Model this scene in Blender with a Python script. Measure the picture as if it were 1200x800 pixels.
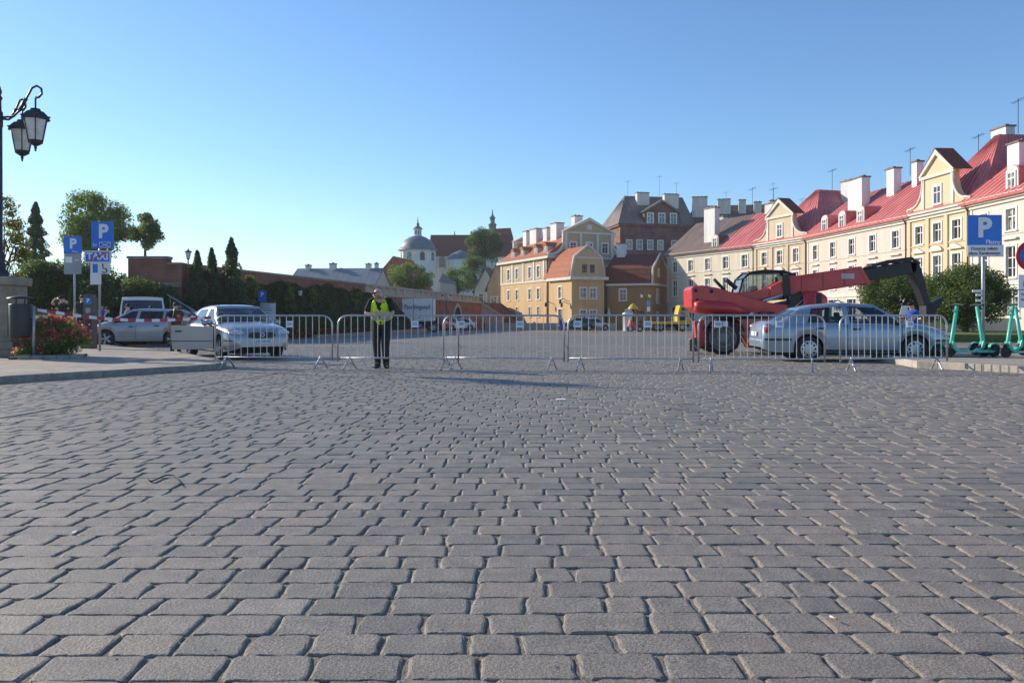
import bpy, bmesh, math, random
import numpy as np
from mathutils import Vector as V, Matrix, noise
R = math.radians
for o in list(bpy.data.objects): bpy.data.objects.remove(o)
sc = bpy.context.scene
C = sc.collection
rng = random.Random(7)
# ------------------------------------------------------------------ camera, sky, sun
F = 933.0; EYE = 1.1
cam = bpy.data.objects.new('camera', bpy.data.cameras.new('camera')); C.objects.link(cam)
cam.location = (0, 0, EYE); cam.rotation_euler = (R(90), 0, 0)
cam.data.sensor_width = 36; cam.data.lens = 36*F/1200; cam.data.shift_y = -31/1200
cam.data.clip_end = 3000; cam.data.clip_start = .05
sc.camera = cam
SUN_EL, SUN_AZ = 23.0, -62.0          # azimuth from +Y, negative to the left
w = bpy.data.worlds.new("World"); sc.world = w; w.use_nodes = True
nt = w.node_tree; bg = nt.nodes['Background']
sky = nt.nodes.new('ShaderNodeTexSky'); sky.sky_type = 'NISHITA'; sky.sun_disc = False
sky.sun_elevation = R(SUN_EL); sky.sun_rotation = R(SUN_AZ); sky.air_density = 1.0; sky.dust_density = 0.12; sky.ozone_density = 5.0
hs = nt.nodes.new('ShaderNodeHueSaturation'); hs.inputs['Saturation'].default_value = 1.03; hs.inputs['Value'].default_value = 1.0
nt.links.new(sky.outputs[0], hs.inputs['Color']); nt.links.new(hs.outputs[0], bg.inputs[0]); bg.inputs[1].default_value = .118
sun = bpy.data.objects.new('sun', bpy.data.lights.new('sun', 'SUN')); C.objects.link(sun)
sun.data.energy = 3.8; sun.data.angle = R(.55); sun.data.color = (1, .88, .71)
sd = V((math.sin(R(SUN_AZ))*math.cos(R(SUN_EL)), math.cos(R(SUN_AZ))*math.cos(R(SUN_EL)), math.sin(R(SUN_EL))))
sun.rotation_euler = sd.to_track_quat('Z', 'Y').to_euler()
sc.view_settings.view_transform = 'Standard'; sc.view_settings.look = 'None'
sc.view_settings.exposure = 0.68; sc.view_settings.gamma = 1
# ------------------------------------------------------------------ helpers
def g(d):                                   # the square falls away gently behind the barriers
    return -.009*(min(max(d, 15), 110)-15)
def at(x, y, d):                            # a point seen at (x, y) of the 1200 x 800 picture, d metres away
    return V(((x-600)/F*d, d, EYE+(369-y)/F*d))
def px(x, d): return (x-600)/F*d
def pz(y, d): return EYE+(369-y)/F*d
class MB:
    def __init__(s, M=None): s.v = []; s.f = []; s.m = []; s.M = M; s.s = []
    def add(s, vs, fs, m=0, smooth=False):
        b = len(s.v)
        s.v += [tuple(s.M @ V(p)) for p in vs] if s.M else [tuple(p) for p in vs]
        for f in fs: s.f.append([b+i for i in f]); s.m.append(m); s.s.append(smooth)
        return s
    def box(s, x0, x1, y0, y1, z0, z1, m=0):
        return s.add([(x0,y0,z0),(x1,y0,z0),(x1,y1,z0),(x0,y1,z0),(x0,y0,z1),(x1,y0,z1),(x1,y1,z1),(x0,y1,z1)],
            [(0,3,2,1),(4,5,6,7),(0,1,5,4),(1,2,6,5),(2,3,7,6),(3,0,4,7)], m)
    def ext(s, pts, a, b, ax='y', m=0, smooth=False):      # outline extruded along an axis
        n = len(pts)
        def q(p, t): return (p[0],t,p[1]) if ax=='y' else ((p[0],p[1],t) if ax=='z' else (t,p[0],p[1]))
        vs = [q(p,a) for p in pts]+[q(p,b) for p in pts]
        s.add(vs, [list(range(n)), list(range(2*n-1,n-1,-1))], m)
        return s.add(vs, [(i,(i+1)%n,n+(i+1)%n,n+i) for i in range(n)], m, smooth)
    def tube(s, pts, r, n=8, m=0, cap=True):
        pts = [V(p) for p in pts]; k = len(pts); rs = r if isinstance(r,(list,tuple)) else [r]*k
        vs = []; up = None
        for i,p in enumerate(pts):
            t = (pts[min(i+1,k-1)]-pts[max(i-1,0)]).normalized()
            if up is None: up = V((0,0,1)) if abs(t.z)<.9 else V((1,0,0))
            a = t.cross(up)
            if a.length<1e-4: a = t.cross(V((0,1,0)))
            a.normalize(); b = a.cross(t).normalized(); up = b
            for j in range(n):
                th = 2*math.pi*j/n; vs.append(p+(a*math.cos(th)+b*math.sin(th))*rs[i])
        fs = [(i*n+j,i*n+(j+1)%n,(i+1)*n+(j+1)%n,(i+1)*n+j) for i in range(k-1) for j in range(n)]
        if cap: s.add(vs, [list(range(n-1,-1,-1)), list(range((k-1)*n,k*n))], m)
        return s.add(vs, fs, m, True)
    def lathe(s, prof, n=16, c=(0,0,0), ax='z', m=0, smooth=True):
        vs = []
        for r,h in prof:
            for j in range(n):
                th = 2*math.pi*j/n; a,b = r*math.cos(th), r*math.sin(th)
                p = (a,b,h) if ax=='z' else ((a,h,b) if ax=='y' else (h,a,b))
                vs.append((p[0]+c[0],p[1]+c[1],p[2]+c[2]))
        k = len(prof)
        return s.add(vs, [(i*n+j,i*n+(j+1)%n,(i+1)*n+(j+1)%n,(i+1)*n+j) for i in range(k-1) for j in range(n)], m, smooth)
    def ball(s, c, r, n=12, k=8, m=0):
        r = r if isinstance(r,(tuple,list)) else (r,r,r); vs = []
        for i in range(k+1):
            ph = math.pi*i/k
            for j in range(n):
                th = 2*math.pi*j/n
                vs.append((c[0]+r[0]*math.sin(ph)*math.cos(th),c[1]+r[1]*math.sin(ph)*math.sin(th),c[2]+r[2]*math.cos(ph)))
        return s.add(vs, [(i*n+j,(i+1)*n+j,(i+1)*n+(j+1)%n,i*n+(j+1)%n) for i in range(k) for j in range(n)], m, True)
    def quad(s, a, b, c, d, m=0): return s.add([a,b,c,d], [(0,1,2,3)], m)
    def mesh(s, name, mats):
        me = bpy.data.meshes.new(name); me.from_pydata(s.v, [], s.f)
        for mm in (mats if isinstance(mats,(list,tuple)) else [mats]): me.materials.append(mm)
        me.polygons.foreach_set('material_index', s.m); me.polygons.foreach_set('use_smooth', s.s)
        me.update(); return me
    def build(s, name, mats, parent=None, bev=0, **kw):
        o = bpy.data.objects.new(name, s.mesh(name, mats)); C.objects.link(o); o.parent = parent
        bm = bmesh.new(); bm.from_mesh(o.data); bmesh.ops.remove_doubles(bm, verts=bm.verts, dist=1e-4)
        bmesh.ops.recalc_face_normals(bm, faces=bm.faces); bm.to_mesh(o.data); bm.free()
        if bev:
            b = o.modifiers.new('bevel','BEVEL'); b.width = bev; b.segments = 2; b.limit_method = 'ANGLE'; b.angle_limit = R(40)
        for k,vv in kw.items(): o[k] = vv
        return o
def tag(o, label=None, cat=None, group=None, kind=None):
    if label: o['label'] = label
    if cat: o['category'] = cat
    if group: o['group'] = group
    if kind: o['kind'] = kind
    return o
def thing(name, label, cat, loc=(0,0,0), rz=0, group=None):
    o = bpy.data.objects.new(name, None); C.objects.link(o); o.empty_display_size = .2
    o.location = loc; o.rotation_euler = (0,0,rz); return tag(o, label, cat, group)
def copy_tree(o, parent=None, label=None):
    c = o.copy(); C.objects.link(c); c.parent = parent
    if label: c['label'] = label
    for ch in [x for x in C.objects if x.parent == o]: copy_tree(ch, c)
    return c
def inst(name, me, parent, loc=(0,0,0), rot=(0,0,0), sca=None):
    o = bpy.data.objects.new(name, me); C.objects.link(o); o.parent = parent; o.location = loc; o.rotation_euler = rot
    if sca: o.scale = sca
    return o
# ------------------------------------------------------------------ materials
def nodes(name):
    m = bpy.data.materials.new(name); m.use_nodes = True; n = m.node_tree; p = n.nodes['Principled BSDF']
    def N(t, **k):
        x = n.nodes.new('ShaderNode'+t)
        for a,b in k.items():
            if a.startswith('i_'): x.inputs[int(a[2:])].default_value = b
            else: setattr(x,a,b)
        return x
    return m, N, n.links.new, p
def ramp(N, stops):
    r = N('ValToRGB'); e = r.color_ramp.elements
    while len(e) < len(stops): e.new(.5)
    for x,(q,c) in zip(e, stops): x.position = q; x.color = (*c,1) if len(c)==3 else c
    return r
def pm(name, c, rough=.7, metal=0, var=.18, scale=3, bump=0, bscale=30, spec=.5, streak=False, dirt=None, coat=0):
    m, N, L, p = nodes(name)
    tc = N('TexCoord'); mp = N('Mapping'); L(tc.outputs['Object'], mp.inputs[0])
    if streak: mp.inputs['Scale'].default_value = (1,1,.18)
    n1 = N('TexNoise'); n1.inputs['Scale'].default_value = scale; n1.inputs['Detail'].default_value = 8; n1.inputs['Roughness'].default_value = .65
    L(mp.outputs[0], n1.inputs['Vector'])
    lo = [max(0,x*(1-var*1.3)) for x in c]; hi = [min(1,x*(1+var)) for x in c]
    r = ramp(N, [(.28,lo),(.72,hi)]); L(n1.outputs[0], r.inputs[0]); out = r.outputs[0]
    if dirt:
        n2 = N('TexNoise'); n2.inputs['Scale'].default_value = scale*.37; n2.inputs['Detail'].default_value = 10; n2.inputs['Roughness'].default_value = .7
        L(mp.outputs[0], n2.inputs['Vector']); r2 = ramp(N, [(.5,(0,0,0)),(.68,(.75,.75,.75))]); L(n2.outputs[0], r2.inputs[0])
        mx = N('MixRGB'); L(r2.outputs[0], mx.inputs[0]); L(out, mx.inputs[1]); mx.inputs[2].default_value = (*dirt,1); out = mx.outputs[0]
    L(out, p.inputs['Base Color']); p.inputs['Roughness'].default_value = rough; p.inputs['Metallic'].default_value = metal
    p.inputs['Specular IOR Level'].default_value = spec; p.inputs['Coat Weight'].default_value = coat; p.inputs['Coat Roughness'].default_value = .06
    if bump:
        n3 = N('TexNoise'); n3.inputs['Scale'].default_value = bscale; n3.inputs['Detail'].default_value = 6; L(tc.outputs['Object'], n3.inputs['Vector'])
        b = N('Bump'); b.inputs['Strength'].default_value = bump; b.inputs['Distance'].default_value = .02; L(n3.outputs[0], b.inputs['Height']); L(b.outputs[0], p.inputs['Normal'])
    return m
def seam_roof(name, c, dirt, sp=.6, rough=.45, var=.2):       # sheet roof with standing seams running down the slope
    m, N, L, p = nodes(name)
    tc = N('TexCoord'); wv = N('TexWave', wave_type='BANDS', bands_direction='X', wave_profile='SAW'); wv.inputs['Scale'].default_value = 6.283/20/sp
    L(tc.outputs['Object'], wv.inputs['Vector'])
    r = ramp(N, [(.0,(1,1,1)),(.10,(0,0,0)),(.92,(0,0,0)),(1,(1,1,1))]); L(wv.outputs['Fac'], r.inputs[0])
    n1 = N('TexNoise'); n1.inputs['Scale'].default_value = .9; n1.inputs['Detail'].default_value = 9; n1.inputs['Roughness'].default_value = .7
    mp = N('Mapping'); mp.inputs['Scale'].default_value = (1.6,.35,.35); L(tc.outputs['Object'], mp.inputs[0]); L(mp.outputs[0], n1.inputs['Vector'])
    r2 = ramp(N, [(.3,[x*(1-var) for x in c]),(.55,c),(.75,dirt)]); L(n1.outputs[0], r2.inputs[0]); L(r2.outputs[0], p.inputs['Base Color'])
    p.inputs['Roughness'].default_value = rough
    b = N('Bump'); b.inputs['Strength'].default_value = .6; b.inputs['Distance'].default_value = .04; L(r.outputs[0], b.inputs['Height']); L(b.outputs[0], p.inputs['Normal'])
    return m
def tile_roof(name, c, c2):
    m, N, L, p = nodes(name)
    tc = N('TexCoord'); wv = N('TexWave', wave_type='BANDS', bands_direction='Z', wave_profile='SAW'); wv.inputs['Scale'].default_value = 1.4
    wx = N('TexWave', wave_type='BANDS', bands_direction='X'); wx.inputs['Scale'].default_value = 1.5; wy = N('TexWave', wave_type='BANDS', bands_direction='Y'); wy.inputs['Scale'].default_value = 1.5
    for q in (wv,wx,wy): L(tc.outputs['Object'], q.inputs['Vector'])
    n1 = N('TexNoise'); n1.inputs['Scale'].default_value = 3.5; n1.inputs['Detail'].default_value = 10; n1.inputs['Roughness'].default_value = .8; L(tc.outputs['Object'], n1.inputs['Vector'])
    r2 = ramp(N, [(.3,c2),(.6,c),(.8,[min(1,x*1.35) for x in c])]); L(n1.outputs[0], r2.inputs[0]); L(r2.outputs[0], p.inputs['Base Color'])
    p.inputs['Roughness'].default_value = .8
    a = N('Math', operation='ADD'); L(wv.outputs['Fac'], a.inputs[0]); L(wx.outputs['Fac'], a.inputs[1]); a2 = N('Math', operation='ADD'); L(a.outputs[0], a2.inputs[0]); L(wy.outputs['Fac'], a2.inputs[1])
    b = N('Bump'); b.inputs['Strength'].default_value = .5; b.inputs['Distance'].default_value = .05; L(a2.outputs[0], b.inputs['Height']); L(b.outputs[0], p.inputs['Normal'])
    return m
def brick_mat(name, c1, c2, mortar, bs=4.0):
    m, N, L, p = nodes(name)
    tc = N('TexCoord'); sp = N('SeparateXYZ'); L(tc.outputs['Object'], sp.inputs[0])
    ad = N('Math', operation='ADD'); L(sp.outputs[0], ad.inputs[0]); L(sp.outputs[1], ad.inputs[1])
    cb = N('CombineXYZ'); L(ad.outputs[0], cb.inputs[0]); L(sp.outputs[2], cb.inputs[1])
    b = N('TexBrick'); b.inputs['Scale'].default_value = bs; b.inputs['Color1'].default_value = (*c1,1); b.inputs['Color2'].default_value = (*c2,1); b.inputs['Mortar'].default_value = (*mortar,1)
    b.inputs['Mortar Size'].default_value = .02; b.inputs['Brick Width'].default_value = 1.0; b.inputs['Row Height'].default_value = .3; L(cb.outputs[0], b.inputs['Vector'])
    n1 = N('TexNoise'); n1.inputs['Scale'].default_value = .8; n1.inputs['Detail'].default_value = 10; L(tc.outputs['Object'], n1.inputs['Vector'])
    r = ramp(N, [(.3,(.55,.55,.55)),(.7,(1.2,1.2,1.2))]); L(n1.outputs[0], r.inputs[0])
    mx = N('MixRGB', blend_type='MULTIPLY'); mx.inputs[0].default_value = 1; L(b.outputs[0], mx.inputs[1]); L(r.outputs[0], mx.inputs[2]); L(mx.outputs[0], p.inputs['Base Color'])
    p.inputs['Roughness'].default_value = .9; return m
def leaf_mat(name, c1, c2, c3=None, trans=.55):
    m, N, L, p = nodes(name)
    ge = N('NewGeometry'); r = ramp(N, [(0,c1),(.75,c2),(1,c3 or c2)]); L(ge.outputs['Random Per Island'], r.inputs[0])
    tc = N('TexCoord'); n1 = N('TexNoise'); n1.inputs['Scale'].default_value = .8; L(tc.outputs['Object'], n1.inputs['Vector'])
    r2 = ramp(N, [(.3,(.7,.7,.75)),(.7,(1.25,1.2,1))]); L(n1.outputs[0], r2.inputs[0])
    mx = N('MixRGB', blend_type='MULTIPLY'); mx.inputs[0].default_value = 1; L(r.outputs[0], mx.inputs[1]); L(r2.outputs[0], mx.inputs[2])
    L(mx.outputs[0], p.inputs['Base Color']); p.inputs['Roughness'].default_value = .55; p.inputs['Specular IOR Level'].default_value = .35
    tb = N('MixRGB', blend_type='MULTIPLY'); tb.inputs[0].default_value = 1; L(mx.outputs[0], tb.inputs[1]); tb.inputs[2].default_value = (1.7,1.75,1.1,1); t = N('BsdfTranslucent'); L(tb.outputs[0], t.inputs[0]); ms = N('MixShader'); ms.inputs[0].default_value = trans
    L(p.outputs[0], ms.inputs[1]); L(t.outputs[0], ms.inputs[2])
    L(ms.outputs[0], [x for x in m.node_tree.nodes if x.type=='OUTPUT_MATERIAL'][0].inputs[0]); return m
def glass_mat(name, tint, refl=1.0):                          # thin tinted pane
    m, N, L, p = nodes(name)
    t = N('BsdfTransparent'); t.inputs[0].default_value = (*tint,1); gl = N('BsdfGlossy'); gl.inputs['Roughness'].default_value = .03; gl.inputs[0].default_value = (.95,.97,1,1)
    fr = N('Fresnel'); fr.inputs[0].default_value = 1.5; mu = N('Math', operation='MULTIPLY'); mu.inputs[1].default_value = refl; L(fr.outputs[0], mu.inputs[0])
    ms = N('MixShader'); L(mu.outputs[0], ms.inputs[0]); L(t.outputs[0], ms.inputs[1]); L(gl.outputs[0], ms.inputs[2])
    L(ms.outputs[0], [x for x in m.node_tree.nodes if x.type=='OUTPUT_MATERIAL'][0].inputs[0]); return m
def paint(name, c, metal=.0, rough=.3): return pm(name, c, rough, metal, var=.05, scale=2, coat=.8, dirt=None)
M = {}
M['white'] = pm('white_paint', (.78,.76,.72), .6, var=.08)
M['stucco'] = pm('white_stucco', (.7,.7,.68), .85, var=.14, scale=2.2, streak=True, dirt=(.42,.41,.39))
M['trim'] = pm('pale_trim', (.66,.62,.54), .75, var=.1, dirt=(.5,.46,.39), streak=True)
def pane_mat():                                               # dark rooms; random pale tones paint in both curtains and sky reflections
    m, N, L, p = nodes('window_glass'); oi = N('ObjectInfo'); r = ramp(N, [(0,(.02,.024,.03)),(.5,(.035,.04,.05)),(.62,(.2,.21,.22)),(1,(.42,.42,.41))]); L(oi.outputs['Random'], r.inputs[0])
    tc = N('TexCoord'); n1 = N('TexNoise'); n1.inputs['Scale'].default_value = 2.2; L(tc.outputs['Object'], n1.inputs['Vector']); r2 = ramp(N, [(.42,(0,0,0)),(.56,(1,1,1))]); L(n1.outputs[0], r2.inputs[0])
    mx = N('MixRGB'); L(r2.outputs[0], mx.inputs[0]); L(r.outputs[0], mx.inputs[1]); mx.inputs[2].default_value = (.03,.035,.045,1); L(mx.outputs[0], p.inputs['Base Color'])
    p.inputs['Roughness'].default_value = .05; p.inputs['Specular IOR Level'].default_value = .9; return m
M['glass'] = pane_mat()
M['steel'] = pm('galvanised_steel', (.52,.53,.55), .42, .85, var=.22, scale=14, dirt=(.33,.34,.36))
M['greypole'] = pm('grey_post_metal', (.36,.37,.39), .45, .6, var=.15, scale=9)
M['black'] = pm('black_metal', (.018,.018,.02), .5, .2, var=.3)
M['rubber'] = pm('tyre_rubber', (.022,.022,.023), .85, var=.3, scale=12, dirt=(.06,.055,.05))
M['plastic'] = pm('dark_plastic', (.03,.031,.034), .6, var=.2)
M['under'] = pm('dark_underside', (.012,.012,.013), .9, var=.2)
M['carglass'] = glass_mat('car_glass', (.55,.6,.6), 1.3)
M['darkglass'] = glass_mat('tinted_glass', (.14,.17,.18), 1.4)
M['lens'] = pm('clear_lens', (.55,.57,.6), .12, .3, var=.3, scale=25, coat=1)
M['redlens'] = pm('red_lens', (.45,.02,.02), .2, var=.1, coat=1)
M['hub'] = pm('silver_wheel', (.5,.51,.53), .4, .55, var=.15)
M['blue_sign'] = pm('blue_sign_face', (.016,.17,.66), .45, var=.06)
M['white_sign'] = pm('white_sign_face', (.74,.75,.77), .5, var=.05)
M['grey_sign'] = pm('grey_sign_back', (.3,.31,.33), .5, .4, var=.1)
M['red_sign'] = pm('red_sign_face', (.5,.02,.025), .45, var=.06)
M['ink'] = pm('black_lettering', (.02,.02,.025), .6, var=.1)
M['blueink'] = pm('dark_blue_lettering', (.03,.04,.13), .6, var=.1)
M['skin'] = pm('skin', (.6,.36,.26), .55, var=.1, scale=12)
M['bark'] = pm('bark', (.09,.07,.05), .95, var=.35, scale=12, bump=.6)
def cloth(name, c): return pm(name, c, .9, var=.22, scale=9, bump=.3, bscale=60)
# ------------------------------------------------------------------ text
def text(s, size, mat, parent, loc, rot=(R(90),0,0), bold=0, sx=1, ext=.002, name='lettering', ax='CENTER', shear=0):
    cu = bpy.data.curves.new('t','FONT'); cu.body = s; cu.size = size; cu.extrude = ext; cu.offset = bold; cu.align_x = ax; cu.align_y = 'CENTER'; cu.resolution_u = 3; cu.shear = shear
    t = bpy.data.objects.new('t', cu); me = t.to_mesh().copy(); t.to_mesh_clear(); bpy.data.objects.remove(t)
    me.materials.clear(); me.materials.append(mat)
    return inst(name, me, parent, loc, rot, (sx,1,1))
# ------------------------------------------------------------------ foliage
def leaf_mesh(name, P, Nn, size, mat, wr=.55, seed=0, jit=.6):
    r = np.random.default_rng(seed); n = len(P)
    nn = Nn+r.normal(0,jit,(n,3)); nn /= np.linalg.norm(nn,axis=1,keepdims=True)+1e-9
    t = np.cross(nn, r.normal(0,1,(n,3))); t /= np.linalg.norm(t,axis=1,keepdims=True)+1e-9
    b = np.cross(nn,t); L = size*r.uniform(.6,1.35,(n,1)); W = L*wr
    dr = nn*L*.18
    v = np.stack([P-t*L*.5, P+b*W*.5-dr, P+t*L*.5, P-b*W*.5-dr],1).reshape(-1,3)
    f = np.arange(n*4).reshape(-1,4)
    me = bpy.data.meshes.new(name); me.from_pydata(v.tolist(), [], f.tolist()); me.materials.append(mat); me.update(); return me
def crown_pts(blobs, n, seed=0, shell=.35, gap=None):
    r = np.random.default_rng(seed); B = np.array(blobs,float); vol = np.prod(B[:,3:],axis=1)**(2/3); k = r.choice(len(B),n,p=vol/vol.sum())
    d = r.normal(0,1,(n,3)); d /= np.linalg.norm(d,axis=1,keepdims=True); rad = r.uniform(0,1,(n,1))**shell
    P = B[k,:3]+d*rad*B[k,3:]; d = d/B[k,3:]*B[k,3:].mean(); d[:,2] += .25
    return P, d
def clumps(c, rad, k, cr, seed, flat=.8, fill=.75):           # leaf clumps through an ellipsoid
    r = random.Random(seed); out = []
    for i in range(k):
        while 1:
            p = V((r.uniform(-1,1),r.uniform(-1,1),r.uniform(-1,1)))
            if .15 < p.length <= 1: break
        p = p.normalized()*(p.length**.5)*fill; s = cr*r.uniform(.65,1.3)
        out.append((c[0]+p.x*rad[0],c[1]+p.y*rad[1],c[2]+p.z*rad[2],s,s,s*flat))
    return out
def tree(name, label, loc, height, crown_c, crown_r, n, size, mat, trunk_r=.15, k=26, seed=1, cat='tree', group=None, cr=None, shell=.35, limbs=6, trunks=1, fill=.75, gap=None):
    t = thing(name, label, cat, loc, 0, group); r = random.Random(seed)
    cr = cr or .36*min(crown_r); bl = clumps(crown_c, crown_r, k, cr, seed, fill=fill)
    P, d = crown_pts(bl, n, seed, shell); inst('crown', leaf_mesh('crown', P, d, size, mat, seed=seed), t)
    mb = MB(); cc = V(crown_c); base = crown_c[2]-crown_r[2]*.55
    for q in range(trunks):
        ox, oy = (r.uniform(-.3,.3)*crown_r[0], r.uniform(-.3,.3)*crown_r[1]) if trunks>1 else (0,0)
        mb.tube([(ox*.3,oy*.3,-.05),(ox*.6+.02,oy*.6,base*.5),(ox+crown_c[0]*.7,oy+crown_c[1]*.7,base),(ox+crown_c[0],oy+crown_c[1],crown_c[2]+crown_r[2]*.5)],[trunk_r*1.15,trunk_r,trunk_r*.75,trunk_r*.2],8)
        for i in range(limbs):
            b = bl[r.randrange(len(bl))]; z0 = base*.8+r.random()*crown_r[2]*.9
            a = V((ox+crown_c[0]*.6,oy+crown_c[1]*.6,z0)); e = V(b[:3]); mid = (a+e)/2+V((0,0,.08*crown_r[2]))
            mb.tube([a,mid,e],[trunk_r*.45,trunk_r*.3,trunk_r*.1],6)
    mb.build('trunk', M['bark'], t); return t
def conifer(name, label, loc, h, r0, n, size, mat, seed=1, group=None, droop=0, layered=0, tr=.08, base=.04):
    t = thing(name, label, 'tree', loc, 0, group); r = np.random.default_rng(seed)
    u = r.uniform(base,1,n)**.9; th = r.uniform(0,2*np.pi,n); prof = (1-u)**.75*(.75+.35*np.sin(u*9+seed)*.3)
    if layered: prof *= .5+.5*np.abs(np.sin(u*layered*np.pi))
    lob = 1+.34*np.sin(th*3+u*11+seed)+.22*np.sin(th*5-u*23+seed*2)+.12*np.sin(u*40+seed)
    rad = r0*prof*lob*(.55+.45*r.uniform(0,1,n)**.5)+.02
    P = np.stack([np.cos(th)*rad, np.sin(th)*rad, u*h-droop*rad],1); d = np.stack([np.cos(th),np.sin(th),np.full(n,.5)],1)
    inst('crown', leaf_mesh('crown', P, d, size, mat, wr=.4, seed=seed), t)
    MB().tube([(0,0,-.05),(0,0,h*.5),(0,0,h*.96)],[tr,tr*.6,tr*.1],7).build('trunk', M['bark'], t); return t
# ------------------------------------------------------------------ ground
def sett_mat():
    m, N, L, p = nodes('granite_setts')
    ge = N('NewGeometry'); oi = N('ObjectInfo'); ad = N('Math', operation='ADD'); L(ge.outputs['Random Per Island'], ad.inputs[0]); L(oi.outputs['Random'], ad.inputs[1])
    fr = N('Math', operation='FRACT'); L(ad.outputs[0], fr.inputs[0])
    r = ramp(N, [(0,(.178,.163,.148)),(.22,(.215,.195,.17)),(.5,(.234,.209,.18)),(.8,(.244,.215,.182)),(.92,(.256,.217,.182)),(1,(.295,.264,.225))]); L(fr.outputs[0], r.inputs[0])
    tc = N('NewGeometry')
    n1 = N('TexNoise'); n1.inputs['Scale'].default_value = 120; n1.inputs['Detail'].default_value = 5; n1.inputs['Roughness'].default_value = .8; L(tc.outputs['Position'], n1.inputs['Vector'])
    r1 = ramp(N, [(.36,(.38,.38,.39)),(.5,(1,1,1)),(.64,(1.85,1.8,1.72))]); L(n1.outputs[0], r1.inputs[0])
    mx = N('MixRGB', blend_type='MULTIPLY'); mx.inputs[0].default_value = 1; L(r.outputs[0], mx.inputs[1]); L(r1.outputs[0], mx.inputs[2])
    n2 = N('TexNoise'); n2.inputs['Scale'].default_value = .35; n2.inputs['Detail'].default_value = 7; n2.inputs['Roughness'].default_value = .6; L(tc.outputs['Position'], n2.inputs['Vector'])
    r2 = ramp(N, [(.42,(0,0,0)),(.7,(.5,.5,.5))]); L(n2.outputs[0], r2.inputs[0])
    m2 = N('MixRGB'); L(r2.outputs[0], m2.inputs[0]); L(mx.outputs[0], m2.inputs[1]); m2.inputs[2].default_value = (.25,.215,.175,1)   # sandy dust
    n4 = N('TexNoise'); n4.inputs['Scale'].default_value = 9; n4.inputs['Detail'].default_value = 5; L(tc.outputs['Position'], n4.inputs['Vector'])
    r4 = ramp(N, [(.3,(.82,.82,.83)),(.7,(1.15,1.14,1.12))]); L(n4.outputs[0], r4.inputs[0])
    m4 = N('MixRGB', blend_type='MULTIPLY'); m4.inputs[0].default_value = 1; L(m2.outputs[0], m4.inputs[1]); L(r4.outputs[0], m4.inputs[2])
    n5 = N('TexNoise'); n5.inputs['Scale'].default_value = .8; n5.inputs['Detail'].default_value = 8; n5.inputs['Roughness'].default_value = .75; n5.inputs['Distortion'].default_value = .6; L(tc.outputs['Position'], n5.inputs['Vector'])
    r5 = ramp(N, [(.3,(.62,.62,.64)),(.42,(1,1,1)),(.6,(1,1,1)),(.75,(1.14,1.12,1.08))]); L(n5.outputs[0], r5.inputs[0]); m5 = N('MixRGB', blend_type='MULTIPLY'); m5.inputs[0].default_value = 1; L(m4.outputs[0], m5.inputs[1]); L(r5.outputs[0], m5.inputs[2])
    L(m5.outputs[0], p.inputs['Base Color']); p.inputs['Roughness'].default_value = .62; p.inputs['Specular IOR Level'].default_value = .45
    n3 = N('TexNoise'); n3.inputs['Scale'].default_value = 70; n3.inputs['Detail'].default_value = 8; n3.inputs['Roughness'].default_value = .7; L(tc.outputs['Position'], n3.inputs['Vector'])
    b = N('Bump'); b.inputs['Strength'].default_value = .8; b.inputs['Distance'].default_value = .012; L(n3.outputs[0], b.inputs['Height']); L(b.outputs[0], p.inputs['Normal'])
    return m
M['sett'] = sett_mat()
M['joint'] = pm('sandy_joint_fill', (.24,.205,.165), .95, var=.4, scale=7, bump=.7, bscale=120)
def paving_far():
    m, N, L, p = nodes('distant_setts'); ge = N('NewGeometry')
    b = N('TexBrick'); b.inputs['Scale'].default_value = 1; b.inputs['Brick Width'].default_value = .3; b.inputs['Row Height'].default_value = .18; b.inputs['Mortar Size'].default_value = .008
    b.inputs['Color1'].default_value = (.205,.184,.165,1); b.inputs['Color2'].default_value = (.168,.15,.135,1); b.inputs['Mortar'].default_value = (.07,.065,.06,1); L(ge.outputs['Position'], b.inputs['Vector'])
    n1 = N('TexNoise'); n1.inputs['Scale'].default_value = .09; n1.inputs['Detail'].default_value = 9; n1.inputs['Roughness'].default_value = .65; L(ge.outputs['Position'], n1.inputs['Vector'])
    r = ramp(N, [(.35,(.85,.85,.87)),(.5,(1,1,1)),(.64,(1.35,1.22,1.05))]); L(n1.outputs[0], r.inputs[0])
    mx = N('MixRGB', blend_type='MULTIPLY'); mx.inputs[0].default_value = 1; L(b.outputs[0], mx.inputs[1]); L(r.outputs[0], mx.inputs[2]); L(mx.outputs[0], p.inputs['Base Color'])
    p.inputs['Roughness'].default_value = .7; return m
M['far'] = paving_far()
M['slab'] = pm('sandstone_paving', (.36,.31,.25), .9, var=.2, scale=2.2, bump=.4, bscale=50, dirt=(.24,.21,.18))
M['kerb'] = pm('kerb_granite', (.27,.255,.23), .85, var=.3, scale=8, bump=.5, bscale=60, dirt=(.17,.155,.14))
M['kerblight'] = pm('pale_kerb_concrete', (.42,.38,.32), .85, var=.2, scale=6, bump=.4, dirt=(.28,.25,.2))
M['lawn'] = pm('mown_lawn', (.1,.14,.035), .95, var=.4, scale=9, bump=.8, bscale=40, dirt=(.16,.16,.06))
gm = MB()
rows = [-30,15,40,70,110,400,2500]
for a,b in zip(rows, rows[1:]):
    xs = [-2500,-60,0,60,2500]
    for x0,x1 in zip(xs, xs[1:]): gm.quad((x0,a,g(a)-.009),(x1,a,g(a)-.009),(x1,b,g(b)-.009),(x0,b,g(b)-.009))
ground = tag(gm.build('ground', M['joint']), kind='structure')
sq = MB()
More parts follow.
